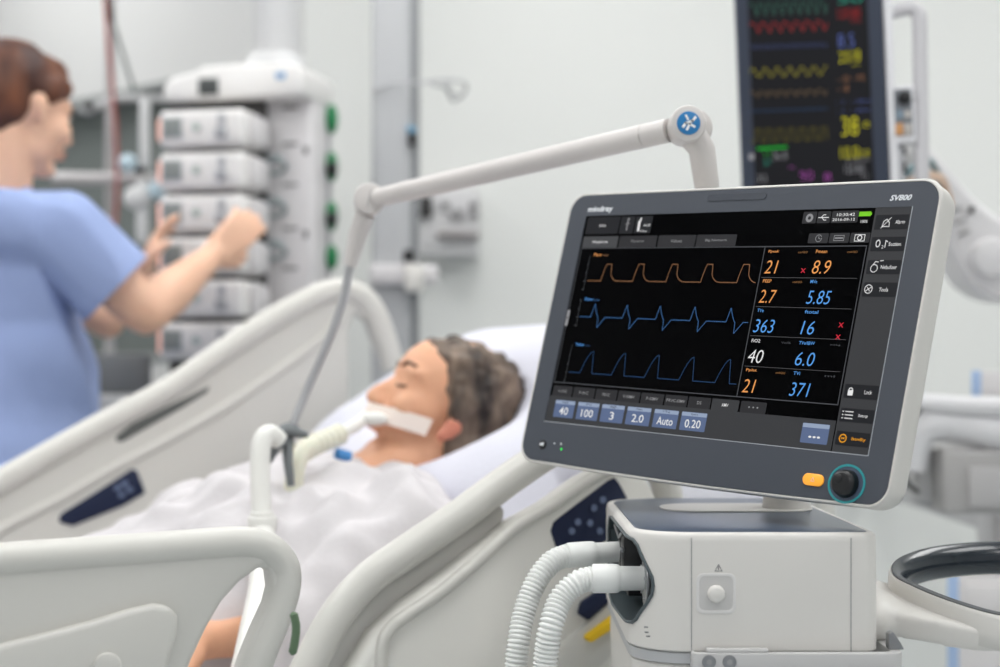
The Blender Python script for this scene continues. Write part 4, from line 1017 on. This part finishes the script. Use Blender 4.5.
for u, w_, zz in ((-1.0, FS+.028, .60), (-.62, FS+.028, .60)):
    b = B().m(frm).prism([(u-.05, zz-.15), (u+.05, zz-.15), (u+.05, zz-.11), (u-.05, zz-.11)], railM(w_-.02), -.34, -.0, bevel=.008).prism([(u-.03, zz-.15), (u+.03, zz-.15), (u+.03, zz+.04), (u-.03, zz+.04)], railM(w_-.01), -.02, .0, bevel=.006); obj('rail_bracket', b, bedt)
b = B().m(bedw).prism([(0, 0), (.80, 0), (.80, .30), (.72, .38), (.08, .38), (0, .30)], Matrix.Translation(bed(.39, .05, .66)) @ Matrix(((BW.x, 0, -BU.x), (BW.y, 0, -BU.y), (0, 1, 0))).to_4x4(), -.02, .02, bevel=.015); hb = obj('headboard', b, bedt)
b = B().m(bedw).prism([(0, 0), (.80, 0), (.80, .36), (0, .36)], Matrix.Translation(bed(-2.2, .05, .45)) @ Matrix(((BW.x, 0, -BU.x), (BW.y, 0, -BU.y), (0, 1, 0))).to_4x4(), -.02, .02, bevel=.015); obj('footboard', b, bedt)

# --- mattress, fitted sheet, pillow
t = thing('mattress', 'thick mattress in white fitted sheet, its head end raised', 'mattress', tuple(bed(-.8, .45, ZF-.145)))
b = B().m(sheet_m)
prof = []
NW = 28
def edge(w):   # rounding to the sides
    a = abs(w-.45)/.42; return -.03*max(0, (a-.88)/.12)**2
def fold(p, amp, sc, seed=0):
    q_ = Vector(p)*sc+V(seed, seed*1.7, 0); return amp*(noise.noise(q_)+.5*noise.noise(q_*2.1))
rows_ = []
us = [-2.15+(.35+2.15)*i/90 for i in range(91)]
for u in us:
    r = [bed(u, .03, mz(u)-.14)]
    for j in range(NW+1):
        w_ = .03+.84*j/NW; p = bed(u, w_, mz(u)+edge(w_)); p.z += fold(p, .004, 9); r.append(p)
    r.append(bed(u, .87, mz(u)-.14)); rows_.append([b.bm.verts.new(p) for p in r])
for a, c in zip(rows_, rows_[1:]):
    for k in range(len(a)): b.bm.faces.new((a[k], a[(k+1) % len(a)], c[(k+1) % len(a)], c[k]))
b.bm.faces.new(rows_[0][::-1]); b.bm.faces.new(rows_[-1]); bmesh.ops.recalc_face_normals(b.bm, faces=b.bm.faces[:])
obj('fitted_sheet', b, t, sharp=70)
# pillow
PU = V(BU.x, BU.y, SL).normalized(); PN = V(-BU.x*SL, -BU.y*SL, 1).normalized()
PMx = Matrix((( PU.x, BW.x, PN.x), (PU.y, BW.y, PN.y), (PU.z, BW.z, PN.z))).to_4x4()
PMx = Matrix.Translation(bed(.115, .50, mz(.115)+.040)) @ PMx
b = B().m(mat('pillow_case', (214, 214, 225), .85, bump=.3, bscale=100))
def pil(s, t_):
    return None
N = 36; top_ = []; 
def pz(a, c_):
    e = (1-abs(a)**3.2)*(1-abs(c_)**3.2); return max(e, 0)**.45
vt = {}; vb = {}
for i in range(N+1):
    for j in range(N+1):
        a = -1+2*i/N; c_ = -1+2*j/N; h = pz(a, c_)
        dent = .096*math.exp(-(((a+.30)/.52)**2+((c_+.20)/.42)**2))
        wv = .006*noise.noise(V(a*3, c_*3, 1))
        x, y = a*.232*(1-.05*c_*c_), c_*.39*(1-.05*a*a)
        vt[i, j] = b.bm.verts.new(PMx @ V(x, y, h*.104-dent*h+wv*h+.001)); vb[i, j] = vt[i, j] if h == 0 else b.bm.verts.new(PMx @ V(x, y, -h*.035))
for i in range(N):
    for j in range(N):
        b.bm.faces.new((vt[i, j], vt[i+1, j], vt[i+1, j+1], vt[i, j+1]))
        q_ = [vb[i, j], vb[i, j+1], vb[i+1, j+1], vb[i+1, j]]
        if len(set(q_)) == 4:
            try: b.bm.faces.new(q_)
            except ValueError: pass
pw = tag(obj('pillow', b, sharp=80), 'white pillow under the head of the patient', 'pillow'); recentre(pw, bed(.115, .50, mz(.115)+.01))

# ================================================================== PEOPLE
def head_shapes(b, M, eyes_closed=True, sz=.084):
    e = lambda c, r, rot=None: b.ell(c, r, rot, M)
    e((-.014, 0, .030), (.092, .074, sz)); e((.020, 0, .028), (.070, .066, .066)); e((.028, 0, -.020), (.060, .060, .082))
    e((.018, 0, -.066), (.052, .052, .040)); e((.056, 0, -.098), (.026, .026, .017)); e((.020, 0, -.080), (.040, .046, .025))
    b.cap((.080, 0, .008), (.103, 0, -.030), .0075, .0115, M=M); e((.104, 0, -.034), (.012, .012, .010)); e((.094, .011, -.037), (.011, .008, .008)); e((.094, -.011, -.037), (.011, .008, .008))
    for s_ in (1, -1):
        e((.070, s_*.030, .020), (.017, .026, .009)); e((.058, s_*.040, -.028), (.026, .022, .024)); e((.071, s_*.031, .001), (.012, .0155, .0095))
        e((-.004, s_*.073, .000), (.013, .008, .022), Matrix.Rotation(.25, 3, 'Y')); e((-.010, s_*.079, .008), (.015, .005, .018), Matrix.Rotation(.25, 3, 'Y')); e((.002, s_*.073, -.020), (.008, .006, .010))
    e((.080, 0, -.058), (.014, .022, .014)); e((.088, 0, -.060), (.009, .021, .0055)); e((.086, 0, -.071), (.0095, .018, .0055))
def headM(origin, fwd, tilt, roll=0):
    f = Vector(fwd); f.z = 0; f.normalize()
    F3 = f*math.cos(tilt)+V(0, 0, math.sin(tilt)); U3 = -f*math.sin(tilt)+V(0, 0, math.cos(tilt)); L3 = U3.cross(F3)
    M = Matrix((( F3.x, L3.x, U3.x), (F3.y, L3.y, U3.y), (F3.z, L3.z, U3.z))).to_4x4()
    return Matrix.Translation(origin) @ M @ Matrix.Rotation(roll, 4, 'X')
def hand(b, W, dirv, palm_n, curl=.5, s=1.0, side=1, fing=None, thumb_out=1.0):
    """palm, five bent fingers and a thumb; W wrist, dirv towards the fingertips, palm_n out of the palm"""
    d = Vector(dirv).normalized(); n = Vector(palm_n); n = (n-d*n.dot(d)).normalized(); x = d.cross(n)*side    # x towards the thumb
    M = Matrix(((d.x, x.x, n.x), (d.y, x.y, n.y), (d.z, x.z, n.z))).to_4x4()
    M = Matrix.Translation(W) @ M @ Matrix.Scale(s, 4)
    b.cap((-.02, 0, 0), (.015, 0, 0), .0235, .0230, M=M)
    for k in range(4):
        y = (-.030+.020*k); b.cap((.010, y*.55, 0), (.085+(-.004, .002, .003, -.001)[k], y, 0), .0135, .0110, M=M)
    b.ell((.045, 0, .002), (.045, .036, .014), M=M); b.ell((.03, .022, .006), (.028, .016, .014), M=M)
    lens = (.060, .074, .080, .070)
    for k in range(4):
        y = -.030+.020*k; base = V(.086+(-.004, .002, .003, -.001)[k], y, 0); c = (fing or [curl]*4)[k]
        a = 0; p = base; L = lens[k]; r = .0092
        for seg_, fr_, rr in ((.45, .8, .0088), (.32, 1.0, .0082), (.23, .7, .0074)):
            a += c*fr_; q_ = p+V(math.cos(a)*L*seg_, (y*.12)*seg_, math.sin(a)*L*seg_); b.cap(p, q_, r, rr, M=M); p, r = q_, rr
    p = V(.020, .026, .006); q_ = V(.050, .052*thumb_out, .016); b.cap(p, q_, .0145, .0115, M=M); r_ = V(.078, .056*thumb_out, .030); b.cap(q_, r_, .0110, .0090, M=M); b.cap(r_, V(.092, .054*thumb_out, .038), .0090, .0076, M=M)

skin_p = mat('skin_patient', (226, 170, 136), .5, sss=.12, var=.05, bscale=40, bump=.15)
skin_n = mat('skin_nurse', (234, 188, 160), .5, sss=.12, var=.04, bscale=40, bump=.1)
lip_m = mat('lips', (190, 110, 98), .45)
def hair_mat(name, dark, light, sc):
    m = mat(name, dark, .55); nt = m.node_tree; bs = nt.nodes['Principled BSDF']
    tc = nt.nodes.new('ShaderNodeTexCoord'); n = nt.nodes.new('ShaderNodeTexNoise'); n.inputs['Scale'].default_value = sc; n.inputs['Detail'].default_value = 6
    r = nt.nodes.new('ShaderNodeValToRGB'); r.color_ramp.elements[0].position = .38; r.color_ramp.elements[1].position = .68
    r.color_ramp.elements[0].color = (*lin(dark), 1); r.color_ramp.elements[1].color = (*lin(light), 1)
    mp = nt.nodes.new('ShaderNodeMapping'); mp.inputs['Scale'].default_value = (1, 1, .35)
    nt.links.new(tc.outputs['Object'], mp.inputs['Vector']); nt.links.new(mp.outputs['Vector'], n.inputs['Vector']); nt.links.new(n.outputs['Fac'], r.inputs['Fac']); nt.links.new(r.outputs['Color'], bs.inputs['Base Color'])
    bp = nt.nodes.new('ShaderNodeBump'); bp.inputs['Strength'].default_value = .8; bp.inputs['Distance'].default_value = .004
    nt.links.new(n.outputs['Fac'], bp.inputs['Height']); nt.links.new(bp.outputs['Normal'], bs.inputs['Normal']); return m

# ---------------- patient
HO = P(446, 408, 2.225); PF = V(-.955, -.296, 0)
HMp = headM(HO, PF, math.radians(27), math.radians(0))
pat = thing('person', 'patient lying in the bed with closed eyes, taped breathing tube in the mouth, white gown', 'person', tuple(bed(-.6, .45, ZF)))
b = B().m(skin_p)
head_shapes(b, HMp, True, .075)
neck0 = HMp @ V(-.015, 0, -.060); chest = bed(-.26, .45, mz(-.26)+.085)
b.cap(HMp @ V(-.02, 0, -.05), bed(-.16, .45, mz(-.16)+.08), .058, .060)
b.cap(HMp @ V(.015, 0, -.085), bed(-.17, .45, mz(-.17)+.10), .040, .050)
def S3(u, w, h): return bed(u, w, mz(u)+h)
b.cap(S3(-.20, .30, .075), S3(-.20, .60, .075), .060, .060)
for q0, q1, r0, r1 in ((S3(-.22, .45, .08), S3(-.40, .45, .09), .085, .095), (S3(-.40, .45, .09), S3(-.70, .45, .095), .095, .105)): b.cap(q0, q1, r0, r1)
b.ell(S3(-.33, .36, .09), (.11, .10, .09)); b.ell(S3(-.33, .54, .09), (.11, .10, .09)); b.ell(S3(-.68, .45, .08), (.13, .16, .09))
# legs
for w_ in (.36, .55):
    b.cap(S3(-.72, w_, .085), S3(-1.12, w_, .12), .082, .058); b.cap(S3(-1.12, w_, .12), S3(-1.52, w_, .055), .056, .038); b.cap(S3(-1.52, w_, .055), S3(-1.56, w_, .14), .036, .026)
# arms: far one along the body, near one out over the cover
b.cap(S3(-.21, .62, .07), S3(-.47, .70, .06), .048, .040); b.cap(S3(-.47, .70, .06), S3(-.70, .66, .07), .038, .026); b.ell(S3(-.76, .65, .07), (.05, .04, .02))
e0 = P(300, 630, 1.89); w0 = P(205, 641, 1.80); sh0 = S3(-.21, .27, .075)
b.cap(sh0, e0, .048, .034); b.cap(e0, w0, .030, .022)
hd_ = (w0-e0).normalized()
hand(b, w0+hd_*.01, hd_+V(0, 0, -.05), V(.1, .3, -1), curl=.28, side=1)
pbody = organic('body', b, .0055, 7, pat, [skin_p])
# hair
hm = hair_mat('hair_grey_brown', (36, 26, 22), (136, 116, 100), 24)
def hair_shell(M, name, shapes, parent, m_, seed, amp, keep, voxel=.006, sc=30, smooth=3):
    b = B().m(m_)
    for c, r in shapes: b.ell(c, r, M=M)
    iM = M.inverted()
    def fn(co):
        l = iM @ co; nrm = V(l.x+.01, l.y, l.z-.01).normalized()
        d = amp*(noise.noise(l*sc+V(seed, 0, 0))+.6*noise.noise(l*sc*2.2+V(0, seed, 0))); return M @ (l+nrm*d)
    return organic(name, b, voxel, smooth, parent, [m_], fn=fn)
ph = hair_shell(HMp, 'hair', [((-.027, 0, .040), (.082, .082, .066)), ((.0, 0, .056), (.074, .072, .046)), ((-.014, 0, .062), (.066, .068, .041)), ((-.040, 0, .006), (.072, .082, .076)), ((.002, 0, .060), (.062, .066, .038)), ((-.052, .030, -.070), (.038, .042, .032)), ((-.052, -.030, -.070), (.038, .042, .032)), ((-.058, 0, -.030), (.050, .070, .060)), ((.010, .062, .045), (.032, .020, .040)), ((-.006, .074, .010), (.026, .017, .032)), ((-.006, -.074, .010), (.026, .017, .032)), ((-.045, .060, -.050), (.034, .028, .034)), ((-.045, -.060, -.050), (.034, .028, .034)), ((-.066, 0, -.010), (.048, .072, .058)), ((.012, -.060, .045), (.030, .020, .040)), ((-.020, .066, -.030), (.022, .018, .045)), ((-.020, -.066, -.030), (.022, .018, .045))], pat, hm, 3, .009, None, sc=42)
# the near ear is seen through the hair
b = B().m(mat('ear_skin', (204, 128, 104), .5, sss=.15))
b.ell((.002, .081, -.032), (.012, .006, .015), Matrix.Rotation(.25, 3, 'Y'), HMp); b.ell((.008, .082, -.044), (.009, .006, .010), None, HMp); b.ell((-.004, .083, -.026), (.010, .004, .011), Matrix.Rotation(.25, 3, 'Y'), HMp)
organic('ear', b, .003, 3, pat, [b.mats[0]])
bm_ = mat('brow_hair', (110, 82, 66), .7)
for s_ in (1, -1):
    b = B().m(bm_).tube([HMp @ V(*q_) for q_ in smooth_pts([(.087, s_*.014, .024), (.086, s_*.028, .030), (.075, s_*.045, .028)], 4)], .0026, 8); obj('eyebrow', b, pat)
    b = B().m(mat('lash', (70, 50, 44), .7)).tube([HMp @ V(*q_) for q_ in smooth_pts([(.0835, s_*.019, -.003), (.0845, s_*.030, -.006), (.0765, s_*.044, -.003)], 4)], .0014, 8); obj('eyelashes', b, pat)
b = B().m(lip_m)
b.ell((.092, 0, -.060), (.007, .020, .0042), None, HMp); b.ell((.090, 0, -.0705), (.0075, .017, .0046), None, HMp)
obj('lips', b, pat)
# gown and cover
def bulge(u, w):
    x = (w-.45)
    if u > -.04: k = 0
    elif u > -.36: k = (-.04-u)/.32
    else: k = 1
    k = k*k*(3-2*k)
    hgt = .100+.115*k-.03*max(0, min(1, (-.5-u)/.2))+.035*math.exp(-((u+.95)/.30)**2)-.05*max(0, min(1, (-1.1-u)/.6))
    wid = .25+.06*max(0, min(1, (-.55-u)/.2))
    body = hgt*max(0, 1-(abs(x)/wid)**3)**.6 if abs(x) < wid else 0
    sl = 1/(1+math.exp((-.355-u)/.012))*(1 if u < -.15 else max(0, (-.05-u)/.10))
    arm_ = (.125*sl)*math.exp(-((w-.215)/.085)**4)
    arm2 = .10*math.exp(-((w-.69)/.08)**4)*(1 if u < -.15 else max(0, (-.05-u)/.10))
    return max(body, arm_, arm2)+.25*min(body, max(arm_, arm2))
def cover_fn(u0, u1, w0_, w1_, lift, amp, sc, seed):
    def fn(s, t_):
        u = u0+(u1-u0)*s; w = w0_+(w1_-w0_)*t_
        p = bed(u, w, mz(u)+bulge(u, w)+lift)
        n_ = noise.noise(V(u*sc*1.0+seed, w*sc*2.2, 0)); n2 = noise.noise(V(u*sc*2.6, w*sc*1.4+seed, 2)); n3 = 1-abs(noise.noise(V(u*sc*1.5+seed, (w+u*.5)*sc*2.8, 5)))*2
        e = min(1, s*14, (1-s)*30)
        p.z += (amp*n_+amp*.7*n2+amp*.55*n3)*e
        if w < .10: p.z -= .10*((.10-w)/.10)
        if w > .80: p.z -= .10*((w-.80)/.10)
        return p
    return fn
b = B().m(gown_m).grid(cover_fn(-.74, -.085, .095, .82, .014, .024, 8.0, 4), 110, 100)
gw = obj('gown', b, pat, sharp=80)
so = gw.modifiers.new('t', 'SOLIDIFY'); so.thickness = .004; so.offset = -1
gw.modifiers.new('s', 'SUBSURF').levels = 1; gw.modifiers['s'].render_levels = 1
evaluated(gw)
for p_ in gw.data.polygons: p_.use_smooth = True
b = B().m(mat('blanket_white', (214, 213, 215), .9, bump=.4, bscale=90)).grid(cover_fn(-2.15, -.62, .02, .90, .036, .020, 5.0, 9), 120, 80)
bk = tag(obj('blanket', b, sharp=80), 'white blanket over the body of the patient', 'blanket')
so = bk.modifiers.new('t', 'SOLIDIFY'); so.thickness = .008; so.offset = -1
bk.modifiers.new('s', 'SUBSURF').levels = 1; bk.modifiers['s'].render_levels = 1
evaluated(bk)
for p_ in bk.data.polygons: p_.use_smooth = True
recentre(bk, bed(-1.3, .45, ZF+.05))
# tape over the mouth
tp = B().m(mat('tape_white', (240, 226, 216), .7, bump=.2, bscale=200))
tpts = [(.094, -.030, -.058), (.101, -.012, -.056), (.1035, .002, -.055), (.100, .016, -.055), (.089, .032, -.053), (.074, .050, -.050), (.050, .061, -.046), (.026, .066, -.042)]
c_ = smooth_pts(tpts, 5); hw = .0125
for off in (0,):
    va = []; 
    for q_ in c_:
        out_ = V(q_.x-.02, q_.y, 0).normalized()*.0012
        va.append([tp.bm.verts.new(HMp @ (q_+V(0, 0, dz)+out_*k)) for dz, k in ((-hw, 0), (-hw, 1.6), (hw, 1.6), (hw, 0))])
    for a, c in zip(va, va[1:]):
        for k in range(4): f = tp.bm.faces.new((a[k], a[(k+1) % 4], c[(k+1) % 4], c[k]))
    tp.bm.faces.new(va[0]); tp.bm.faces.new(va[-1][::-1]); bmesh.ops.recalc_face_normals(tp.bm, faces=tp.bm.faces[:])
tape = tag(obj('medical_tape', tp, sharp=60), 'strip of white tape over the mouth and cheek of the patient', 'tape'); recentre(tape, HMp @ V(.1, 0, -.055))
# endotracheal tube, circuit
tube_m = mat('clear_tube', (226, 224, 206), .3, sss=.2); tube_w = mat('circuit_white', (232, 231, 226), .4)
et = thing('breathing_tube', 'pale breathing tube running from the taped mouth down to the clamp', 'breathing tube', tuple(HMp @ V(.13, 0, -.06)))
m0 = HMp @ V(.100, .004, -.063)
b = B().m(tube_w).tube(smooth_pts([m0, P(358, 424, 2.13), P(346, 431, 2.10), P(334, 437, 2.08)], 5), .0085, 12); b.ell(P(374, 419, 2.145), (.020, .012, .010)); obj('mouthpiece', b, et)
b = B().m(tube_m); corrugated(b, [P(340, 434, 2.09), P(326, 440, 2.07), P(312, 446, 2.05), P(300, 454, 2.03)], .0150, .010, .0015); obj('swivel_connector', b, et)
b = B().m(tube_m).tube(smooth_pts([P(318, 444, 2.06), P(305, 450, 2.03), P(296, 466, 2.01), P(293, 500, 2.0), P(291, 540, 1.98), P(288, 575, 1.95)], 5), .0125, 14); obj('inner_limb', b, et)
b = B().m(mat('tube_blue', (70, 140, 205), .4)).cyl(P(336, 453, 2.08), P(350, 457, 2.09), .0075, bevel=.001); obj('blue_cuff', b, et)
bt = thing('circuit_tube', 'upright white breathing circuit tube with ringed connector, left of the clamp', 'breathing tube', tuple(P(262, 528, 1.93)))
b = B().m(tube_w).tube(smooth_pts([P(279, 441, 1.96), P(270, 434, 1.95), P(262, 442, 1.94), P(260, 470, 1.93), P(261, 500, 1.92), P(262, 526, 1.91)], 5), .0125, 14); obj('upper_limb', b, bt)
b = B().m(tube_w).cyl(P(262, 516, 1.91), P(262, 534, 1.91), .0185, bevel=.003).cyl(P(262, 512, 1.91), P(262, 518, 1.91), .015, bevel=.001); obj('connector', b, bt)
b = B().m(tube_w).tube(smooth_pts([P(262, 530, 1.91), P(263, 560, 1.86), P(262, 590, 1.80), P(252, 640, 1.72), P(240, 700, 1.66), P(230, 770, 1.62)], 5), .0165, 14); obj('lower_limb', b, bt)
b = B().m(mat('strap_green', (96, 120, 92), .6)).tube(smooth_pts([P(293, 612, 1.32), P(296, 625, 1.32), P(295, 640, 1.32), P(292, 655, 1.32)], 4), [.001]+[.0028]*11+[.001], 8, sx=1.3)
o = tag(obj('strap', b), 'narrow dark green strap hanging beside the near side rail', 'strap'); recentre(o, P(292, 655, 1.32))

# ---------------- nurse
YH = math.radians(50); FH = V(math.cos(YH), math.sin(YH), 0)
YN = math.radians(33); FN = V(math.cos(YN), math.sin(YN), 0); RNv = V(math.sin(YN), -math.cos(YN), 0)
NO = P(21, 112, 2.90)
HMn = headM(NO, FH, math.radians(-6), 0)
nur = thing('person', 'nurse in light blue scrubs with pulled back brown hair, reaching to the infusion pumps', 'person', (NO.x-.06, NO.y-.03, 0))
b = B().m(skin_n)
head_shapes(b, HMn, False)
nb = NO-FN*.055+V(0, 0, -.215)
b.cap(HMn @ V(-.030, 0, -.055), nb, .052, .054); b.cap(HMn @ V(.0, 0, -.07), nb+FN*.02, .035, .045)
def NB(f, r, z): return V(NO.x, NO.y, 0)-FN*.06+FN*f+RNv*r+V(0, 0, z)
shz = 1.355
b.cap(NB(0, -.15, shz), NB(0, .15, shz), .052, .052); b.ell(NB(.01, 0, 1.27), (.12, .13, .12)); b.ell(NB(.01, 0, 1.10), (.10, .12, .14)); b.ell(NB(0, 0, .93), (.13, .15, .13))
hands = []
# near (right) arm: measured joints
shR = P(58, 232, 2.775); elR = P(146, 312, 2.82); wrR = P(208, 260, 3.00)
b.cap(NB(0, .1, shz), shR, .05, .05); b.cap(shR, elR, .052, .044)
b.cap(elR, elR.lerp(wrR, .35), .043, .044); b.cap(elR.lerp(wrR, .35), wrR, .044, .027)
hdir = (P(244, 228, 3.05)-wrR).normalized()
hand(b, wrR+hdir*.005, hdir, V(-.25, .85, .30), curl=.42, side=-1, s=.95, fing=[.40, .34, .26, .16])
# far (left) arm
shL = NB(0, -.17, shz-.005); elL = P(108, 322, 3.12); wrL = P(141, 274, 3.12)
b.cap(shL, elL, .045, .035); b.cap(elL, wrL, .034, .023)
hdL = (P(156, 240, 3.13)-wrL).normalized()
hand(b, wrL+hdL*.005, hdL, V(.9, .1, -.4), curl=.22, side=-1, s=.80, fing=[.30, .25, .22, .20], thumb_out=.8)
# legs and feet
for s_ in (-1, 1):
    hpn = NB(0, s_*.09, .86); kn = NB(.02, s_*.10, .47); an = NB(-.01, s_*.10, .09)
    b.cap(hpn, kn, .085, .058); b.cap(kn, an, .055, .038)
    b.cap(NB(-.01, s_*.10, .045), NB(.12, s_*.11, .035), .038, .030)
nbody = organic('body', b, .006, 7, nur, [skin_n])
# scrubs
scrub = mat('scrub_blue', (152, 169, 212), .85, bump=.35, bscale=150)
b = B().m(scrub)
b.cap(NB(-.005, -.145, shz+.002), NB(-.005, .145, shz+.002), .066, .066); b.cap(NB(-.03, 0, shz+.045), NB(0, 0, shz+.0), .080, .11)
b.ell(NB(.0, .0, 1.25), (.175, .165, .19)); b.ell(NB(.015, 0, 1.10), (.175, .175, .20)); b.ell(NB(.01, 0, .92), (.185, .185, .20)); b.cap(NB(.01, 0, 1.1), NB(.01, 0, .80), .165, .18)
hemR = shR.lerp(elR, .68); hemL = shL.lerp(elL, .78)
b.cap(NB(-.005, .1, shz+.002), shR, .068, .072); b.cap(shR, hemR, .076, .084); b.cap(shL, hemL, .070, .072)
def foldfn(co):
    p = co; n1 = 1-2*abs(noise.noise(V(p.x*5+p.z*3.5, p.y*5, p.z*3.0-p.x*2)))
    n2 = noise.noise(p*11)
    c = V(NO.x-.06, NO.y-.03, p.z); d = (p-c); d.z = 0; d = d.normalized() if d.length > 1e-5 else d
    return p+d*(.026*n1+.006*n2)
scr_ = organic('scrub_top', b, .008, 8, nur, [scrub], fn=foldfn)
# neckline and sleeve hems cut open
cb = B().m(scrub); cb.cap(HMn @ V(-.03, 0, -.05), NB(.0, 0, shz+.01), .062, .058)
c1 = obj('cut', cb); c1.data.transform(ROOTM[nur.name].inverted()); c1.location = ROOTM[nur.name].translation
def sleeve_cut(sh, hem, el):
    d = (hem-sh).normalized(); cb = B().m(scrub); cb.cyl(hem-d*.0, hem+d*.16, .12, seg=24); c = obj('cut', cb)
    c.data.transform(ROOTM[nur.name].inverted()); c.location = ROOTM[nur.name].translation; return c
cuts = [sleeve_cut(shR, hemR, elR), sleeve_cut(shL, hemL, elL), c1]
bpy.context.view_layer.update()
try:
    boolean_cut(scr_, cuts)
except Exception as ex: print('bool', ex)
for p_ in scr_.data.polygons: p_.use_smooth = True
b = B().m(scrub)
for s_ in (-1, 1): b.cap(NB(0, s_*.09, .88), NB(.01, s_*.10, .50), .115, .085); b.cap(NB(.01, s_*.10, .50), NB(0, s_*.10, .12), .085, .075)
b.ell(NB(0, 0, .86), (.16, .17, .12))
organic('scrub_trousers', b, .01, 6, nur, [scrub], fn=foldfn)
b = B().m(white)
for s_ in (-1, 1): b.cap(NB(-.03, s_*.10, .045), NB(.13, s_*.115, .040), .044, .038)
organic('shoe_pair', b, .006, 5, nur, [white])
hn = hair_mat('hair_brown', (56, 26, 20), (128, 76, 48), 14)
hair_shell(HMn, 'hair', [((-.028, 0, .052), (.094, .084, .080)), ((-.050, 0, .024), (.080, .080, .074)), ((.022, 0, .076), (.062, .064, .042)), ((.046, 0, .064), (.032, .048, .030)), ((-.066, 0, -.016), (.048, .056, .056)), ((.036, -.054, .050), (.034, .022, .028)), ((.036, .054, .050), (.034, .022, .028)), ((.010, -.066, .040), (.034, .018, .030)), ((.010, .066, .040), (.034, .018, .030)), ((-.135, 0, .005), (.048, .046, .046))], nur, hn, 8, .003, None, sc=22, smooth=4)
for s_ in (1, -1):
    b = B().m(mat('brow_nurse', (96, 60, 46), .7)).tube([HMn @ V(*q_) for q_ in smooth_pts([(.087, s_*.014, .024), (.086, s_*.028, .030), (.075, s_*.045, .027)], 4)], .0022, 8); obj('eyebrow', b, nur)
    b = B().m(mat('eye_white', (232, 228, 224), .3)).ell((.0765, s_*.031, .001), (.0085, .0095, .0055), None, HMn); ey = obj('eye', b, nur)
    b = B().m(mat('iris', (80, 60, 46), .3)).ell((.0838, s_*.031, .001), (.0022, .0042, .0042), None, HMn); obj('iris', b, ey)
b = B().m(lip_m).ell((.092, 0, -.060), (.007, .018, .0038), None, HMn).ell((.090, 0, -.0700), (.0072, .016, .0042), None, HMn); obj('lips', b, nur)
